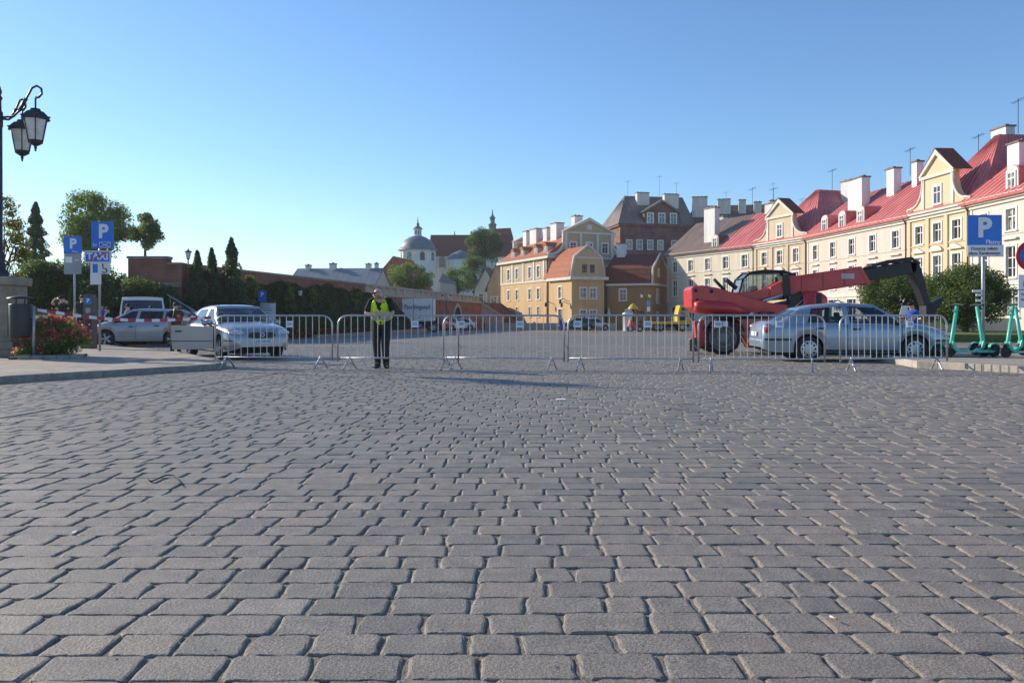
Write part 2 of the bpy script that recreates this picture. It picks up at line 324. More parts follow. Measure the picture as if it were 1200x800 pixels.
for a,b in ((31.5,50),(50,80),(80,110),(110,128)): sq.quad((-45,a,g(a)-.005),(60,a,g(a)-.005),(60,b,g(b)-.005),(-45,b,g(b)-.005))
tag(sq.build('square', M['far']), kind='structure')
WALKL = [(-30,-19),(-14,4.35),(-8.2,12.8),(-6.35,15.5),(-6.0,16.15),(-6.02,16.75),(-6.4,17.5),(-9.1,21.6),(-13.6,26.6),(-19,29.4),(-45,33)]
WALKR = [(8.62,16.9),(8.9,16.62),(9.8,15.05),(14,8.2),(30,-18),(60,-18),(60,30),(20,27),(12.6,23.4),(9.3,20.6)]
def inside(poly, x, y):
    c = False; n = len(poly)
    for i in range(n):
        (x1,y1),(x2,y2) = poly[i],poly[(i+1)%n]
        if (y1>y) != (y2>y) and x < (x2-x1)*(y-y1)/(y2-y1)+x1: c = not c
    return c
def seamL(d): return -5.45+.163*(d-8.48)
def seamR(d): return 4.92-.335*(d-13.5)
setts = []; r = random.Random(3); y = 1.55; row = 0
while y < 31.6:
    dep = r.uniform(.16,.185); hw = .655*y+3.2; x = -hw-r.random()*.3
    while x < hw:
        ln = r.choice((.17,.19,.21,.23,.26,.28,.29,.31))*r.uniform(.95,1.05); cx = x+ln/2; cy = y+dep/2+.014*math.sin(cx*.55+1)+.006*math.sin(cx*1.7)
        ok = not(inside(WALKL,cx,cy-.05) or inside(WALKR,cx,cy-.05) or inside(WALKL,cx-.12,cy+.1) or inside(WALKR,cx+.14,cy+.05))
        l, h = cx-ln/2, cx+ln/2
        for sv in (seamL(cy), seamR(cy)):
            if sv == seamR(cy) and cy < 4: continue
            if l < sv+.02 and h > sv-.02:
                if sv-l > h-sv: h = sv-.03
                else: l = sv+.03
                if h-l < .08: ok = False
        if ok: setts.append(((l+h)/2, cy, (h-l)/2-.0058, dep/2-.0024))
        x += ln
    y += dep; row += 1
def sett_arrays(S, seed, fine):
    q = np.random.default_rng(seed); S = np.array(S); k = len(S); c = .011
    def edge(a, b_, m): return [(a[0]+(b_[0]-a[0])*t, a[1]+(b_[1]-a[1])*t, a[2]+(b_[2]-a[2])*t, a[3]+(b_[3]-a[3])*t) for t in np.linspace(0,1,m+2)[:-1]]
    cor = [(1,-1,0,1),(1,1,0,-1),(1,1,-1,0),(-1,1,1,0),(-1,1,0,-1),(-1,-1,0,1),(-1,-1,1,0),(1,-1,-1,0)]      # sign x, sign y, cut x, cut y
    mm = [2,0,5,0,2,0,5,0] if fine else [0]*8; T = []
    for a,b_,m in zip(cor,cor[1:]+cor[:1],mm): T += edge(a,b_,m)
    T = np.array(T,float); n = len(T); hx = S[:,2:3]; hy = S[:,3:4]
    skew = q.normal(0,.005,(k,1)); wob = q.normal(0,.0022 if fine else .002,(k,n)); wob2 = q.normal(0,.003,(k,n)); cc = c*q.uniform(.5,1.7,(k,n))
    dz = q.normal(0,.0012,(k,1)); tx = q.normal(0,.005,(k,1)); ty = q.normal(0,.005,(k,1)); rings = []
    prof = [(-.03,0,0),(-.0085,0,0),(-.0022,.006,.0022),(0,.0135,.0055)] if fine else [(-.025,0,0),(-.006,0,0),(0,.010,.0035)]
    for i,(z,ix,iy) in enumerate(prof):
        X = T[:,0]*(hx-ix)+T[:,2]*cc+wob2*(np.abs(T[:,0])>.99); Y = T[:,1]*(hy-iy)+T[:,3]*cc+wob*(np.abs(T[:,1])>.99); X = X+skew*Y/hy
        Z = z+dz+tx*X+ty*Y+q.normal(0,.0009,(k,n))*(i in (1,2)); rings.append(np.stack([S[:,0:1]+X,S[:,1:2]+Y,Z],2))
    V_ = np.concatenate(rings,1); V_[:,:,2] += np.interp(V_[:,:,1],[0,15,110],[0,0,-.855]); m = len(prof)
    fs = [(i*n+jj,i*n+(jj+1)%n,(i+1)*n+(jj+1)%n,(i+1)*n+jj) for i in range(m-1) for jj in range(n)]
    return V_, fs, tuple((m-1)*n+jj for jj in range(n))
def near(s): return s[1] > 0 and abs(s[0]) < .66*s[1]+.1 and s[1] > 2.2
setts.sort(key=lambda s: (0 if near(s) else 1, s[1]))
A, fs, top = sett_arrays(setts[:300], 5, True)
for i in range(300):
    s = setts[i]; me = bpy.data.meshes.new('sett'); me.from_pydata((A[i]-np.array([s[0],s[1],0])).tolist(), [], fs+[top]); me.materials.append(M['sett'])
    inst('sett', me, ground, (s[0],s[1],0))
rest = setts[300:]; A, fs, top = sett_arrays(rest, 6, False); bas = np.arange(len(rest))*A.shape[1]
q4 = (np.array(fs)[None]+bas[:,None,None]).reshape(-1,4).tolist(); q8 = (np.array(top)[None]+bas[:,None]).tolist()
me = bpy.data.meshes.new('setts'); me.from_pydata(A.reshape(-1,3).tolist(), [], q4+q8); me.materials.append(M['sett']); me.update()
tag(inst('setts', me, ground), kind='stuff')
sm = MB()
for a in np.arange(7.5,16.4,1.0): sm.quad((seamR(a)-.03,a,-.006),(seamR(a)+.03,a,-.006),(seamR(a+1)+.03,a+1,-.006-(.009 if a>14 else 0)),(seamR(a+1)-.03,a+1,-.006-(.009 if a>14 else 0)))
tag(sm.build('gutter_line', pm('pale_joint_sand',(.36,.31,.24),.95,var=.3)), kind='structure')
def walk(name, poly, z, km, path, w=.15):
    mb = MB(); mb.ext(poly, -.4, z-.004, 'z'); o = tag(mb.build(name, M['slab']), kind='structure')
    for (a,b) in zip(path, path[1:]):                              # kerb stones, one by one
        a, b = V(a), V(b); n = max(1,round((b-a).length/.9)); e = (b-a)/n; t = e.normalized(); nn = V((t.y,-t.x))
        for i in range(n):
            p0 = a+e*i+t*.004; p1 = a+e*(i+1)-t*.004; jz = r.uniform(-.004,.006); jo = r.uniform(-.006,.006)
            q = [p0+nn*(.012+jo), p1+nn*(.012+jo), p1-nn*(w-.012), p0-nn*(w-.012)]
            MB().ext([(v.x,v.y) for v in q], -.3, z+jz+.004, 'z').build('kerb_stone', km, o, bev=.012)
    return o
walk('pavement', WALKL, .11, M['kerb'], WALKL[0:2]+WALKL[1:8][1:])
walk('corner_pavement', WALKR, .12, M['kerblight'], [WALKR[9],WALKR[0],WALKR[1],WALKR[2],WALKR[3],(22,-5)])
# ------------------------------------------------------------------ terrain beyond the square
hill = MB()
def hz(x, d): return 2.6+.012*max(0,d-60)
HD = [(41,-17.4),(62,-13.6),(88,-9.2),(112,-5.2),(140,-4),(150,70),(200,75),(270,90)]
for (d0,xa),(d1,xb) in zip(HD,HD[1:]):
    for j in range(6): hill.quad((xa-j*16,d0,hz(0,d0)),(xa-(j+1)*16,d0,hz(0,d0)),(xb-(j+1)*16-(60 if xb>0 else 0)*(j+1)/6,d1,hz(0,d1)),(xb-j*16-(60 if xb>0 else 0)*j/6,d1,hz(0,d1)))
tag(hill.build('hill', M['lawn']), kind='structure')
bank = MB()                                                        # grass bank on the left
for (d0,z0),(d1,z1) in (((32.2,.86),(35,1.05)),((35,1.05),(38,1.35)),((38,1.35),(44,1.7)),((44,1.7),(60,2.9))):
    for i in range(5): bank.quad(*[(px(100 if d_<39 else 150,d_)-q*8,d_,z_) for d_,z_,q in ((d0,z0,i),(d1,z1,i),(d1,z1,i+1),(d0,z0,i+1))])
tag(bank.build('grass_bank', M['lawn']), kind='structure')
lw = MB(); lw.box(-60,px(97,32),31.9,32.25,-.4,.84); lw.box(-60,px(97,32)+.05,31.84,32.3,.84,.92)
tag(lw.build('low_wall', M['kerb']), 'low grey stone wall holding back the grass bank', 'wall')
lawn = MB(); lawn.ext([(16.5,39.5),(60,30),(60,52),(17,54)], -.6, .16, 'z'); tag(lawn.build('lawn', M['lawn']), kind='structure')
tw = MB(); tw.ext([(17.6,50.2),(30.2,47.4),(30.3,47.8),(17.7,50.6)], .1, .86, 'z'); tag(tw.build('terrace_wall', M['trim']), 'low cream terrace wall behind the clipped trees', 'wall')
# ------------------------------------------------------------------ buildings
M['A'] = pm('cream_render', (.63,.57,.45), .9, var=.1, streak=True, scale=1.5, dirt=(.58,.48,.33))
M['B'] = pm('ochre_render', (.56,.46,.32), .9, var=.12, streak=True, scale=1.5, dirt=(.45,.35,.23))
M['C'] = pm('rose_render', (.62,.52,.45), .9, var=.1, streak=True, scale=1.5, dirt=(.55,.44,.34))
M['D'] = pm('yellow_render', (.61,.49,.315), .9, var=.1, streak=True, scale=1.5, dirt=(.55,.41,.23))
M['E'] = pm('pale_pink_render', (.63,.555,.495), .9, var=.08, streak=True, scale=1.5, dirt=(.6,.5,.4))
M['orange'] = pm('orange_render', (.6,.405,.21), .9, var=.12, streak=True, scale=1.2, dirt=(.5,.28,.09))
M['tan'] = pm('tan_render', (.5,.38,.23), .9, var=.12, streak=True, scale=1.2)
M['brown'] = pm('brown_ochre_render', (.36,.2,.08), .9, var=.15, streak=True, scale=1.2)
M['greyr'] = pm('pale_grey_render', (.5,.49,.48), .9, var=.12, streak=True)
M['stone'] = pm('sandstone', (.27,.225,.175), .9, var=.28, scale=3, bump=.6, bscale=18, dirt=(.2,.17,.14))
M['redroof'] = seam_roof('red_sheet_roof', (.62,.17,.16), (.62,.32,.3), var=.38)
M['oldroof'] = seam_roof('weathered_sheet_roof', (.24,.17,.135), (.36,.33,.31), var=.45)
M['greyroof'] = seam_roof('grey_sheet_roof', (.2,.22,.24), (.26,.28,.3), .9)
M['darkroof'] = seam_roof('dark_brown_roof', (.13,.085,.07), (.2,.14,.12), .7)
M['tile'] = tile_roof('red_clay_tiles', (.42,.135,.06), (.28,.08,.04))
M['dtile'] = tile_roof('dark_red_tiles', (.2,.055,.035), (.12,.035,.025))
M['brick'] = brick_mat('red_wall_brick', (.3,.105,.06), (.24,.08,.05), (.3,.24,.19))
M['obrick'] = brick_mat('old_brown_brick', (.24,.115,.085), (.17,.085,.065), (.24,.19,.155))
M['dome'] = pm('lead_dome', (.17,.2,.23), .5, .3, var=.25, streak=True)
def fmat(T=None, bz=0): return Matrix.Translation((0,0,-bz)) @ (T or Matrix())
FRONT = Matrix()
def LEFT(x0, y1): return Matrix(((0,1,0,x0),(-1,0,0,y1),(0,0,1,0),(0,0,0,1)))      # u runs from the back to the front
def RIGHT(x1, y0): return Matrix(((0,-1,0,x1),(1,0,0,y0),(0,0,1,0),(0,0,0,1)))
def facade(mb, u0, u1, z0, z1, holes, y=0, dep=.22, m=0):
    xs = sorted({u0,u1,*[h[0] for h in holes],*[h[1] for h in holes]}); zs = sorted({z0,z1,*[h[2] for h in holes],*[h[3] for h in holes]})
    for a,b in zip(xs,xs[1:]):
        for c,d in zip(zs,zs[1:]):
            mx,mz = (a+b)/2,(c+d)/2
            if any(h[0]<mx<h[1] and h[2]<mz<h[3] for h in holes): continue
            mb.quad((a,y,c),(b,y,c),(b,y,d),(a,y,d),m)
    for h in holes:
        a,b,c,d = h[:4]
        mb.quad((a,y,c),(a,y+dep,c),(a,y+dep,d),(a,y,d),m); mb.quad((b,y,c),(b,y,d),(b,y+dep,d),(b,y+dep,c),m)
        mb.quad((a,y,c),(b,y,c),(b,y+dep,c),(a,y+dep,c),m); mb.quad((a,y,d),(a,y+dep,d),(b,y+dep,d),(b,y,d),m)
WC = {}
M['curtain'] = pm('net_curtain', (.42,.43,.45), .8, var=.4, scale=4)
def win_mesh(w, h, st, flat=False):
    if (w,h,st,flat) not in WC:
        f = MB(); s = .13 if st=='std' else (.07 if st=='bare' else .1)
        y0,y1,ya,yb,yp = (-.07,0,-.045,-.002,-.012) if flat else (-.05,.03,.08,.15,.16)
        if st != 'dark':
            f.box(-w/2-s,-w/2,y0,y1,-.02,h+s); f.box(w/2,w/2+s,y0,y1,-.02,h+s); f.box(-w/2,w/2,y0,y1,h,h+s)
            f.box(-w/2-s-.05,w/2+s+.05,-.12,y1,-.1,-.02)
        k = .055
        for a in (-w/2,w/2-k,-k*.6): f.box(a,a+(k if a!=-k*.6 else k*1.2),ya,yb,0,h)
        for z in (0,h-k,h*.62): f.box(-w/2,w/2,ya+.005,yb-.001,z,z+k)
        if h > 1.7: f.box(-w/2,w/2,ya+.01,yb-.001,h*.3,h*.3+.03)
        p = MB(); p.quad((-w/2,yp,0),(w/2,yp,0),(w/2,yp,h),(-w/2,yp,h))
        WC[(w,h,st,flat)] = (f.mesh('window', M['white'] if st!='dark' else M['plastic']), p.mesh('pane', M['glass']))
    return WC[(w,h,st,flat)]
def flat_win(b, loc, w, h, st='std', rot=0):
    f, p = win_mesh(w,h,st,True); o = inst('window', f, b, loc, (0,0,rot)); inst('pane' if b.parent is None else 'window_pane', p, o if b.parent is None else b, (0,0,0) if b.parent is None else loc, (0,0,0) if b.parent is None else (0,0,rot)); return o
def win(b, u, z, w, h, T=None, bz=0, st='std', name='window', off=0):
    f, p = win_mesh(w,h,st); T = T or FRONT; loc = T @ V((u,off,z-bz)); ang = math.atan2(T[1][0],T[0][0])
    o = inst(name, f, b, loc, (0,0,ang)); inst('pane', p, o); return o
def hole(u, z, w, h): return (u-w/2,u+w/2,z,z+h)
def chimney(b, x0, x1, y0, y1, z0, z1, bz, mat='stucco', cap=True):
    mb = MB(fmat(None,bz)); mb.box(x0,x1,y0,y1,z0,z1-.12,0); mb.box(x0-.08,x1+.08,y0-.08,y1+.08,z1-.12,z1,1)
    k = max(1,int((x1-x0)/.55))
    for i in range(k):
        cx = x0+(i+.5)*(x1-x0)/k; mb.box(cx-.12,cx+.12,(y0+y1)/2-.12,(y0+y1)/2+.12,z1,z1+.14,1)
    return mb.build('chimney', [M[mat],M['darkroof']], b)
def antenna(b, x, y, z0, h, bz, n=5):
    mb = MB(fmat(None,bz)); mb.tube([(x,y,z0),(x,y,z0+h)],.025,5)
    mb.tube([(x-.6,y,z0+h*.9),(x+.6,y,z0+h*.97)],.015,4)
    for i in range(n): a = -.55+1.1*i/(n-1); mb.tube([(x+a,y-.25,z0+h*.935+a*.06),(x+a,y+.25,z0+h*.935+a*.06)],.01,4)
    return mb.build('antenna', M['black'], b)
def seams(pl, b, n, r=.025, m='redroof', bz=0):       # raised sheet seams over a roof plane given by eave and ridge lines
    mb = MB(fmat(None,bz)); a0,a1,b0,b1 = [V(p) for p in pl]
    for i in range(n+1):
        t = i/n; p = a0.lerp(a1,t); q = b0.lerp(b1,t); mb.tube([p+V((0,-.01,.02)),q+V((0,-.01,.02))],r,4)
    return mb.build('roof_seams', M[m], b)
def row_house(p0, p1, label, wm, n, bz, roof='redroof', gable=False, dormers=(), chims=(), ridge=12.9, ants=(), rs=None):
    p0, p1 = V(p0), V(p1); Lr = (p1-p0).length; e = (p1-p0).normalized()
    b = thing('terraced_house', label, 'building', (p0.x,p0.y,bz), math.atan2(e.y,e.x), 'houses of the curved terrace')
    sp = Lr/n; us = [(i+.5)*sp for i in range(n)]
    if gable: us = [Lr*.2,Lr*.5,Lr*.8]
    holes = [hole(u,6.4,.95,1.35) for u in us]+[hole(u,3.45,.95,1.95) for u in us]+[hole(u,bz+.9,1.5,2.0) for u in us]
    w = MB(fmat(None,bz)); facade(w, 0, Lr, bz-.3, 8.4, holes)
    w.quad((0,0,bz-.3),(0,10,bz-.3),(0,10,8.4),(0,0,8.4)); w.quad((Lr,0,bz-.3),(Lr,10,bz-.3),(Lr,10,8.4),(Lr,0,8.4)); w.quad((0,10,bz-.3),(Lr,10,bz-.3),(Lr,10,8.4),(0,10,8.4))
    w.build('wall', wm, b)
    for k,u in enumerate(us):
        win(b,u,6.4,.95,1.35,None,bz); win(b,u,3.45,.95,1.95,None,bz); win(b,u,bz+.9,1.5,2.0,None,bz,'arch','shop_window')
        h = MB(fmat(None,bz))
        if gable and k!=1: h.ext([(u-.75,5.72),(u+.75,5.72),(u+.75,5.8),(u,6.12),(u-.75,5.8)],-.2,0)
        elif gable: h.ext([(u-.75,5.72)]+[(u+.75*math.cos(R(180-q)),5.76+.36*math.sin(R(q))) for q in range(0,181,20)]+[(u+.75,5.72)],-.2,0)
        else: h.box(u-.72,u+.72,-.2,0,5.82,5.92)
        h.build('window_hood', M['trim'], b)
    c = MB(fmat(None,bz)); c.box(-.02,Lr+.02,-.14,0,8.2,8.4); c.box(-.04,Lr+.04,-.3,0,8.4,8.6); c.box(-.05,Lr+.05,-.45,.2,8.6,8.74); c.build('cornice', M['trim'], b)
    s = MB(fmat(None,bz)); s.box(-.02,Lr+.02,-.1,0,2.7,2.95); s.build('string_course', M['trim'], b)
    s = MB(fmat(None,bz)); s.box(-.01,Lr+.01,-.05,0,5.98+.16,6.06+.16) if not gable else s.box(0,Lr,-.06,0,6.2,6.28); s.build('sill_band', wm, b)
    pl = MB(fmat(None,bz)); pl.box(0,.25,-.05,0,2.95,8.2); pl.build('corner_strip', M['trim'], b)
    dp = MB(fmat(None,bz)); dp.tube([(Lr-.12,-.4,8.6),(Lr-.12,-.12,8.1),(Lr-.12,-.12,bz)],.06,6); dp.build('downpipe', M['darkroof'], b)
    rf = MB(fmat(None,bz))
    if not gable:
        k = (ridge-8.75)/5.5
        if rs is None: rs = [(-.6,Lr+.6,roof)]
        for a,q,mt in rs:
            rr = MB(fmat(None,bz)); rr.ext([(-.5,8.66),(5,ridge),(10.6,8.6),(10.6,8.45),(5,ridge-.2),(-.45,8.5)],a,q,'x'); rr.build('roof', M[mt], b)
            seams([(a,-.5,8.66),(q,-.5,8.66),(a,5,ridge),(q,5,ridge)], b, max(2,int((q-a)/.65)), m=mt, bz=bz)
        for u in dormers:
            wd = .62
            dm = MB(fmat(None,bz)); arch = [(u-wd,8.74),(u-wd,10.1)]+[(u+wd*math.cos(R(180-q)),10.1+.38*math.sin(R(q))) for q in range(20,170,20)]+[(u+wd,10.1),(u+wd,8.74)]
            dm.ext(arch,.12,2.6,m=0); dd = dm.build('dormer', M[roof if roof!='oldroof' else 'darkroof'], b)
            fr = MB(fmat(None,bz)); fr.ext([(u-wd+.02,8.76),(u-wd+.02,10.08)]+[(u+(wd-.04)*math.cos(R(180-q)),10.08+.34*math.sin(R(q))) for q in range(20,170,20)]+[(u+wd-.02,10.08),(u+wd-.02,8.76)],.05,.12); fr.build('dormer_front', M['trim'], dd)
            flat_win(dd,(u,.045,8.98-bz),.72,1.05,'bare')
    else:
        cx = Lr/2; hw = .235*Lr; z1 = 11.35
        def side(sg):
            pts = [(cx+sg*Lr*.5,8.74),(cx+sg*Lr*.5,9.15),(cx+sg*(Lr*.5-.5),9.2)]
            x0 = Lr*.5-.5
            for i in range(1,9): t = i/8; pts.append((cx+sg*(hw+.05+(x0-hw-.05)*(1-math.sin(t*math.pi/2))), 9.2+1.75*(1-math.cos(t*math.pi/2))))
            return pts+[(cx+sg*hw,z1)]
        Lp, Rp = side(-1), side(1); G = MB(fmat(None,bz)); out = Lp+[(cx-hw-.2,z1+.02),(cx,12.95),(cx+hw+.2,z1+.02)]+Rp[::-1]
        G.ext(out,.02,.5); G.build('gable', wm, b)
        tr = MB(fmat(None,bz))
        tr.tube([(x,-.02,z) for x,z in Lp],.09,5); tr.tube([(x,-.02,z) for x,z in Rp],.09,5)
        tr.ext([(cx-hw-.42,z1-.02),(cx,13.1),(cx+hw+.42,z1-.02),(cx+hw+.1,z1-.02),(cx,12.72),(cx-hw-.1,z1-.02)],-.18,.6); tr.box(cx-hw-.3,cx+hw+.3,-.14,.02,z1-.22,z1)
        for sg in (-1,1): tr.box(cx+sg*hw-.17,cx+sg*hw+.17,-.06,.02,8.76,z1-.22)
        tr.build('gable_trim', M['trim'], b)
        cp = MB(fmat(None,bz)); cp.ext([(cx-hw-.46,z1),(cx,13.2),(cx+hw+.46,z1),(cx+hw+.46,z1-.05),(cx,13.1),(cx-hw-.46,z1-.05)],-.2,1.2); cp.build('gable_coping', M['dtile'], b)
        cs = MB(fmat(None,bz)); cs.add([(0,-.47,8.75),(Lr,-.47,8.75),(Lr,.02,8.98),(0,.02,8.98)],[(0,1,2,3)]); cs.build('coping', M['redroof'], b)
        flat_win(b,(cx,.015,9.15-bz),.85,1.3)
        for i in (0,1,2,3):
            pi = MB(fmat(None,bz)); x = (.0,.35,.65,1.0)[i]*Lr; x = min(max(x,.22),Lr-.22); pi.box(x-.2,x+.2,-.1,0,2.95,8.2); pi.build('pilaster', wm, b)
        a = Lr/2+.4; rz = 14.2
        rf.add([(cx-a,.5,8.7),(cx+a,.5,8.7),(cx+a,10.6,8.7),(cx-a,10.6,8.7),(cx-.3,4.6,rz),(cx+.3,4.6,rz),(cx+.3,7.5,rz),(cx-.3,7.5,rz)],[(0,1,5,4),(1,2,6,5),(2,3,7,6),(3,0,4,7),(4,5,6,7)])
        rf.build('roof', M['redroof'], b)
        seams([(cx+a,.5,8.7),(cx+a,10.6,8.7),(cx+.3,4.6,rz),(cx+.3,7.5,rz)], b, 14, bz=bz); seams([(cx-a,.5,8.7),(cx+a,.5,8.7),(cx-.3,4.6,rz),(cx+.3,4.6,rz)], b, 11, bz=bz)
    for ch in chims: chimney(b, *ch, bz)
    for an in ants: antenna(b, *an, bz)
    return b
PTS = [(19.74,101.2),(26.4,86.6),(28.9,77.9),(30.55,61.4),(31.1,54.0),(31.5,40.0)]
row_house(PTS[0],PTS[1],'cream end house of the terrace with weathered brown roof and tall white chimney',M['A'],5,-.8,'oldroof',dormers=[9.3],chims=[(6.2,8.2,.9,1.6,9.5,13.9),(12.5,14.3,4.6,5.4,12,13.9),(3,4,5.6,6.4,12,13.5)],ridge=13,ants=[(10,5,13,3.2),(13.5,5,13.8,1.8)],rs=[(-.5,10.6,'oldroof'),(10.6,16.6,'redroof')])
row_house(PTS[1],PTS[2],'narrow ochre house with scrolled gable between the cream and rose houses',M['B'],3,-.7,gable=True,chims=[(5.6,7.0,6.6,7.2,12.5,15.0)],ants=[(4,6.8,14,2.6)])
row_house(PTS[2],PTS[3],'rose rendered house with three arched red dormers and broad white chimneys',M['C'],5,-.4,dormers=[3.3,6.5,9.6],chims=[(3.6,6.0,2.2,3.0,10,13.7),(8.3,9.4,3.2,3.9,11,13.9),(11.2,11.9,3.7,4.3,11.5,14.0),(.6,1.4,4.4,5,12,12.9)],ridge=12.8,ants=[(10.2,4.2,13,2.4),(6.4,4.5,12.6,1.8)])
row_house(PTS[3],PTS[4],'yellow house with scrolled gable behind the blue parking sign',M['D'],3,-.1,gable=True,chims=[(2.4,4.0,5.0,5.7,12.5,14.9)],ants=[(3.4,6.4,14.4,2.6),(1.0,5,12.5,2.4)])
row_house(PTS[4],PTS[5],'pale pink end house with plain window hoods and squat white chimney',M['E'],5,.1,dormers=[4.2],chims=[(.5,1.7,2.2,3.1,10,12.6)],ridge=12.9,ants=[(1.2,5,12.8,3.5)])
# sign over a shop in the rose house
e = (V(PTS[3])-V(PTS[2])).normalized(); sp = V(PTS[2])+e*6.4
s = thing('shop_sign','round topped white shop sign with black script on rose house','sign',(sp.x-.25,sp.y,1.0),math.atan2(e.y,e.x))
arc = [(-1.1,0)]+[(1.1*math.cos(R(180-q)),.5+.9*math.sin(R(q))) for q in range(0,181,15)]+[(1.1,0)]
MB().ext(arc,-.06,0).build('board', M['white'], s); MB().tube([(x,-.07,z) for x,z in arc],.06,6).build('border', M['ink'], s)
text('Perła',.62,M['ink'],s,(0,-.075,.68),bold=.008,shear=.3)
# ---- orange corner house
bz = -.85; b = thing('orange_house','orange rendered house with red tiled roof, scrolled gable and low front wing','building',(4.8,103.8,bz),math.atan2(.4,.916))
T = LEFT(0,16.5); w = MB(fmat(None,bz))
ys = [3.14,5.86,10.2,13.2]; hs = []
for yy in ys: hs += [hole(16.5-yy,6.15,.95,1.5),hole(16.5-yy,3.2,.9,1.45),hole(16.5-yy,.9,.8,1.3)]
w.M = fmat(T,bz); facade(w,0,16.5,bz-.3,5.6,[h for h in hs if h[3]<5.6]); facade(w,0,16.5,5.6,8.7,[h for h in hs if h[2]>5.6],m=1)
w.M = fmat(FRONT,bz); hf = [hole(9.0,6.15,.95,1.5),hole(10.8,6.15,.95,1.5),hole(6.6,6.15,.95,1.5)]
facade(w,0,11.9,bz-.3,5.6,[],m=2); facade(w,0,11.9,5.6,8.7,hf,m=1)
w.quad((11.9,0,bz),(11.9,16.5,bz),(11.9,16.5,8.7),(11.9,0,8.7),1); w.quad((0,16.5,bz),(11.9,16.5,bz),(11.9,16.5,8.7),(0,16.5,8.7),1)
w.build('wall', [M['orange'],M['tan'],M['greyr']], b)
for yy in ys: win(b,16.5-yy,6.15,.95,1.5,T,bz); win(b,16.5-yy,3.2,.9,1.45,T,bz); win(b,16.5-yy,.9,.8,1.3,T,bz,'bare')
for h in hf: win(b,(h[0]+h[1])/2,6.15,.95,1.5,None,bz)
for yy in (1.4,4.5,8.0,11.8,15.8): mb = MB(fmat(T,bz)); mb.box(16.5-yy-.22,16.5-yy+.22,-.09,0,5.75,8.3); mb.build('pilaster', M['trim'], b)
for xx in (5.2,7.8,9.9,11.6): mb = MB(fmat(None,bz)); mb.box(xx-.2,xx+.2,-.09,0,5.75,8.3); mb.build('pilaster', M['trim'], b)
c = MB(fmat(None,bz)); c.box(-.4,12.3,-.4,.1,8.5,8.85); c.box(-.4,.1,.1,16.9,8.5,8.85); c.box(-.1,12,-.1,.05,5.5,5.72); c.box(-.1,.05,.05,16.5,5.5,5.72); c.build('cornice', M['trim'], b)
rf = MB(fmat(None,bz)); rf.ext([(-.45,8.86),(5.95,13.5),(12.35,8.86)],.2,16.3); rf.build('roof', M['tile'], b)
cx = 5.95; hw = 3.65
def vol(sg, H=5.95):
    pts = [(cx+sg*H,8.86),(cx+sg*H,9.0)]
    for i in range(0,9): t = i/8; pts.append((cx+sg*(hw+(H-.3-hw)*(1-math.sin(t*math.pi/2))), 9.0+2.0*(1-math.cos(t*math.pi/2))))
    return pts+[(cx+sg*hw,12.2)]
for (ya,yb,nm) in ((-.05,.4,'gable'),(16.1,16.6,'gable')):
    G = MB(fmat(None,bz)); G.ext(vol(-1)+[(cx-hw-.1,12.22),(cx,13.9),(cx+hw+.1,12.22)]+vol(1)[::-1],ya,yb); G.build(nm, M['tan'], b)
    tr = MB(fmat(None,bz)); y2 = ya-.05 if ya<0 else yb+.05
    tr.tube([(x,(ya+yb)/2,z) for x,z in vol(-1)],.26,6); tr.tube([(x,(ya+yb)/2,z) for x,z in vol(1)],.26,6)
    tr.ext([(cx-hw-.4,12.1),(cx,14.1),(cx+hw+.4,12.1),(cx+hw,12.1),(cx,13.65),(cx-hw,12.1)],ya-.2,yb+.1); tr.box(cx-hw-.35,cx+hw+.35,ya-.15,ya,11.85,12.1)
    for q in (-1,-.35,.35,1): tr.box(cx+q*hw-.18+(-q*.18 if abs(q)==1 else 0),cx+q*hw+.18+(-q*.18 if abs(q)==1 else 0),ya-.1,ya,8.9,11.85)
    tr.build('gable_trim', M['trim'], b)
for q in (-.66,0,.66): flat_win(b,(cx+q*hw,-.055,9.35-bz),.9,1.35)
ov = MB(fmat(None,bz)); ov.lathe([(0,-.13),(.3,-.13),(.42,-.1),(.42,-.04)],14,(cx,-.02,12.75),'y'); ov.build('oval_window', M['trim'], b)
for yy in (1.7,4.7,9.1,12.4):
    d = MB(fmat(LEFT(0,16.5),bz)); u = 16.5-yy; d.box(u-.55,u+.55,.35,2.2,9.0,10.25,0); d.ext([(u-.75,10.2),(u,10.75),(u+.75,10.2)],.2,2.6,m=1); dd = d.build('dormer', [M['trim'],M['tile']], b)
    flat_win(dd,T@V((u,.345,9.2-bz)),.6,.9,'bare',-R(90))
for (x0,x1,y0,y1,zt) in ((3.0,4.0,10.2,12.4,13.6),(3.2,4.2,7.2,8.4,13.4),(2.9,4.1,3.6,5.4,13.7),(5.0,6.2,2.2,3.2,14.6),(2.8,3.8,13.2,14.4,13.5)): chimney(b,x0,x1,y0,y1,10.5,zt,bz)
# front wing
T2 = LEFT(0,0); w = MB(fmat(T2,bz)); hw2 = [hole(3.2,3.2,.9,1.45),hole(3.3,bz+.1,1.1,2.6)]; facade(w,0,6.37,bz-.3,5.5,hw2)
W2 = Matrix.Translation((0,-6.37,0)); w.M = fmat(W2,bz); hh = [hole(1.6,3.15,.85,1.3),hole(3.0,3.15,.85,1.3),hole(1.6,.5,.85,1.2),hole(3.0,.5,.85,1.2)]
facade(w,0,4.6,bz-.3,5.5,hh); w.M = fmat(None,bz); w.quad((4.6,-6.37,bz),(4.6,0,bz),(4.6,0,5.5),(4.6,-6.37,5.5)); w.build('wing_wall', M['orange'], b)
win(b,3.2,3.2,.9,1.45,T2,bz); win(b,3.3,bz+.1,1.1,2.6,T2,bz,'arch','door')
for h in hh: win(b,(h[0]+h[1])/2,h[2],.85,h[3]-h[2],W2,bz)
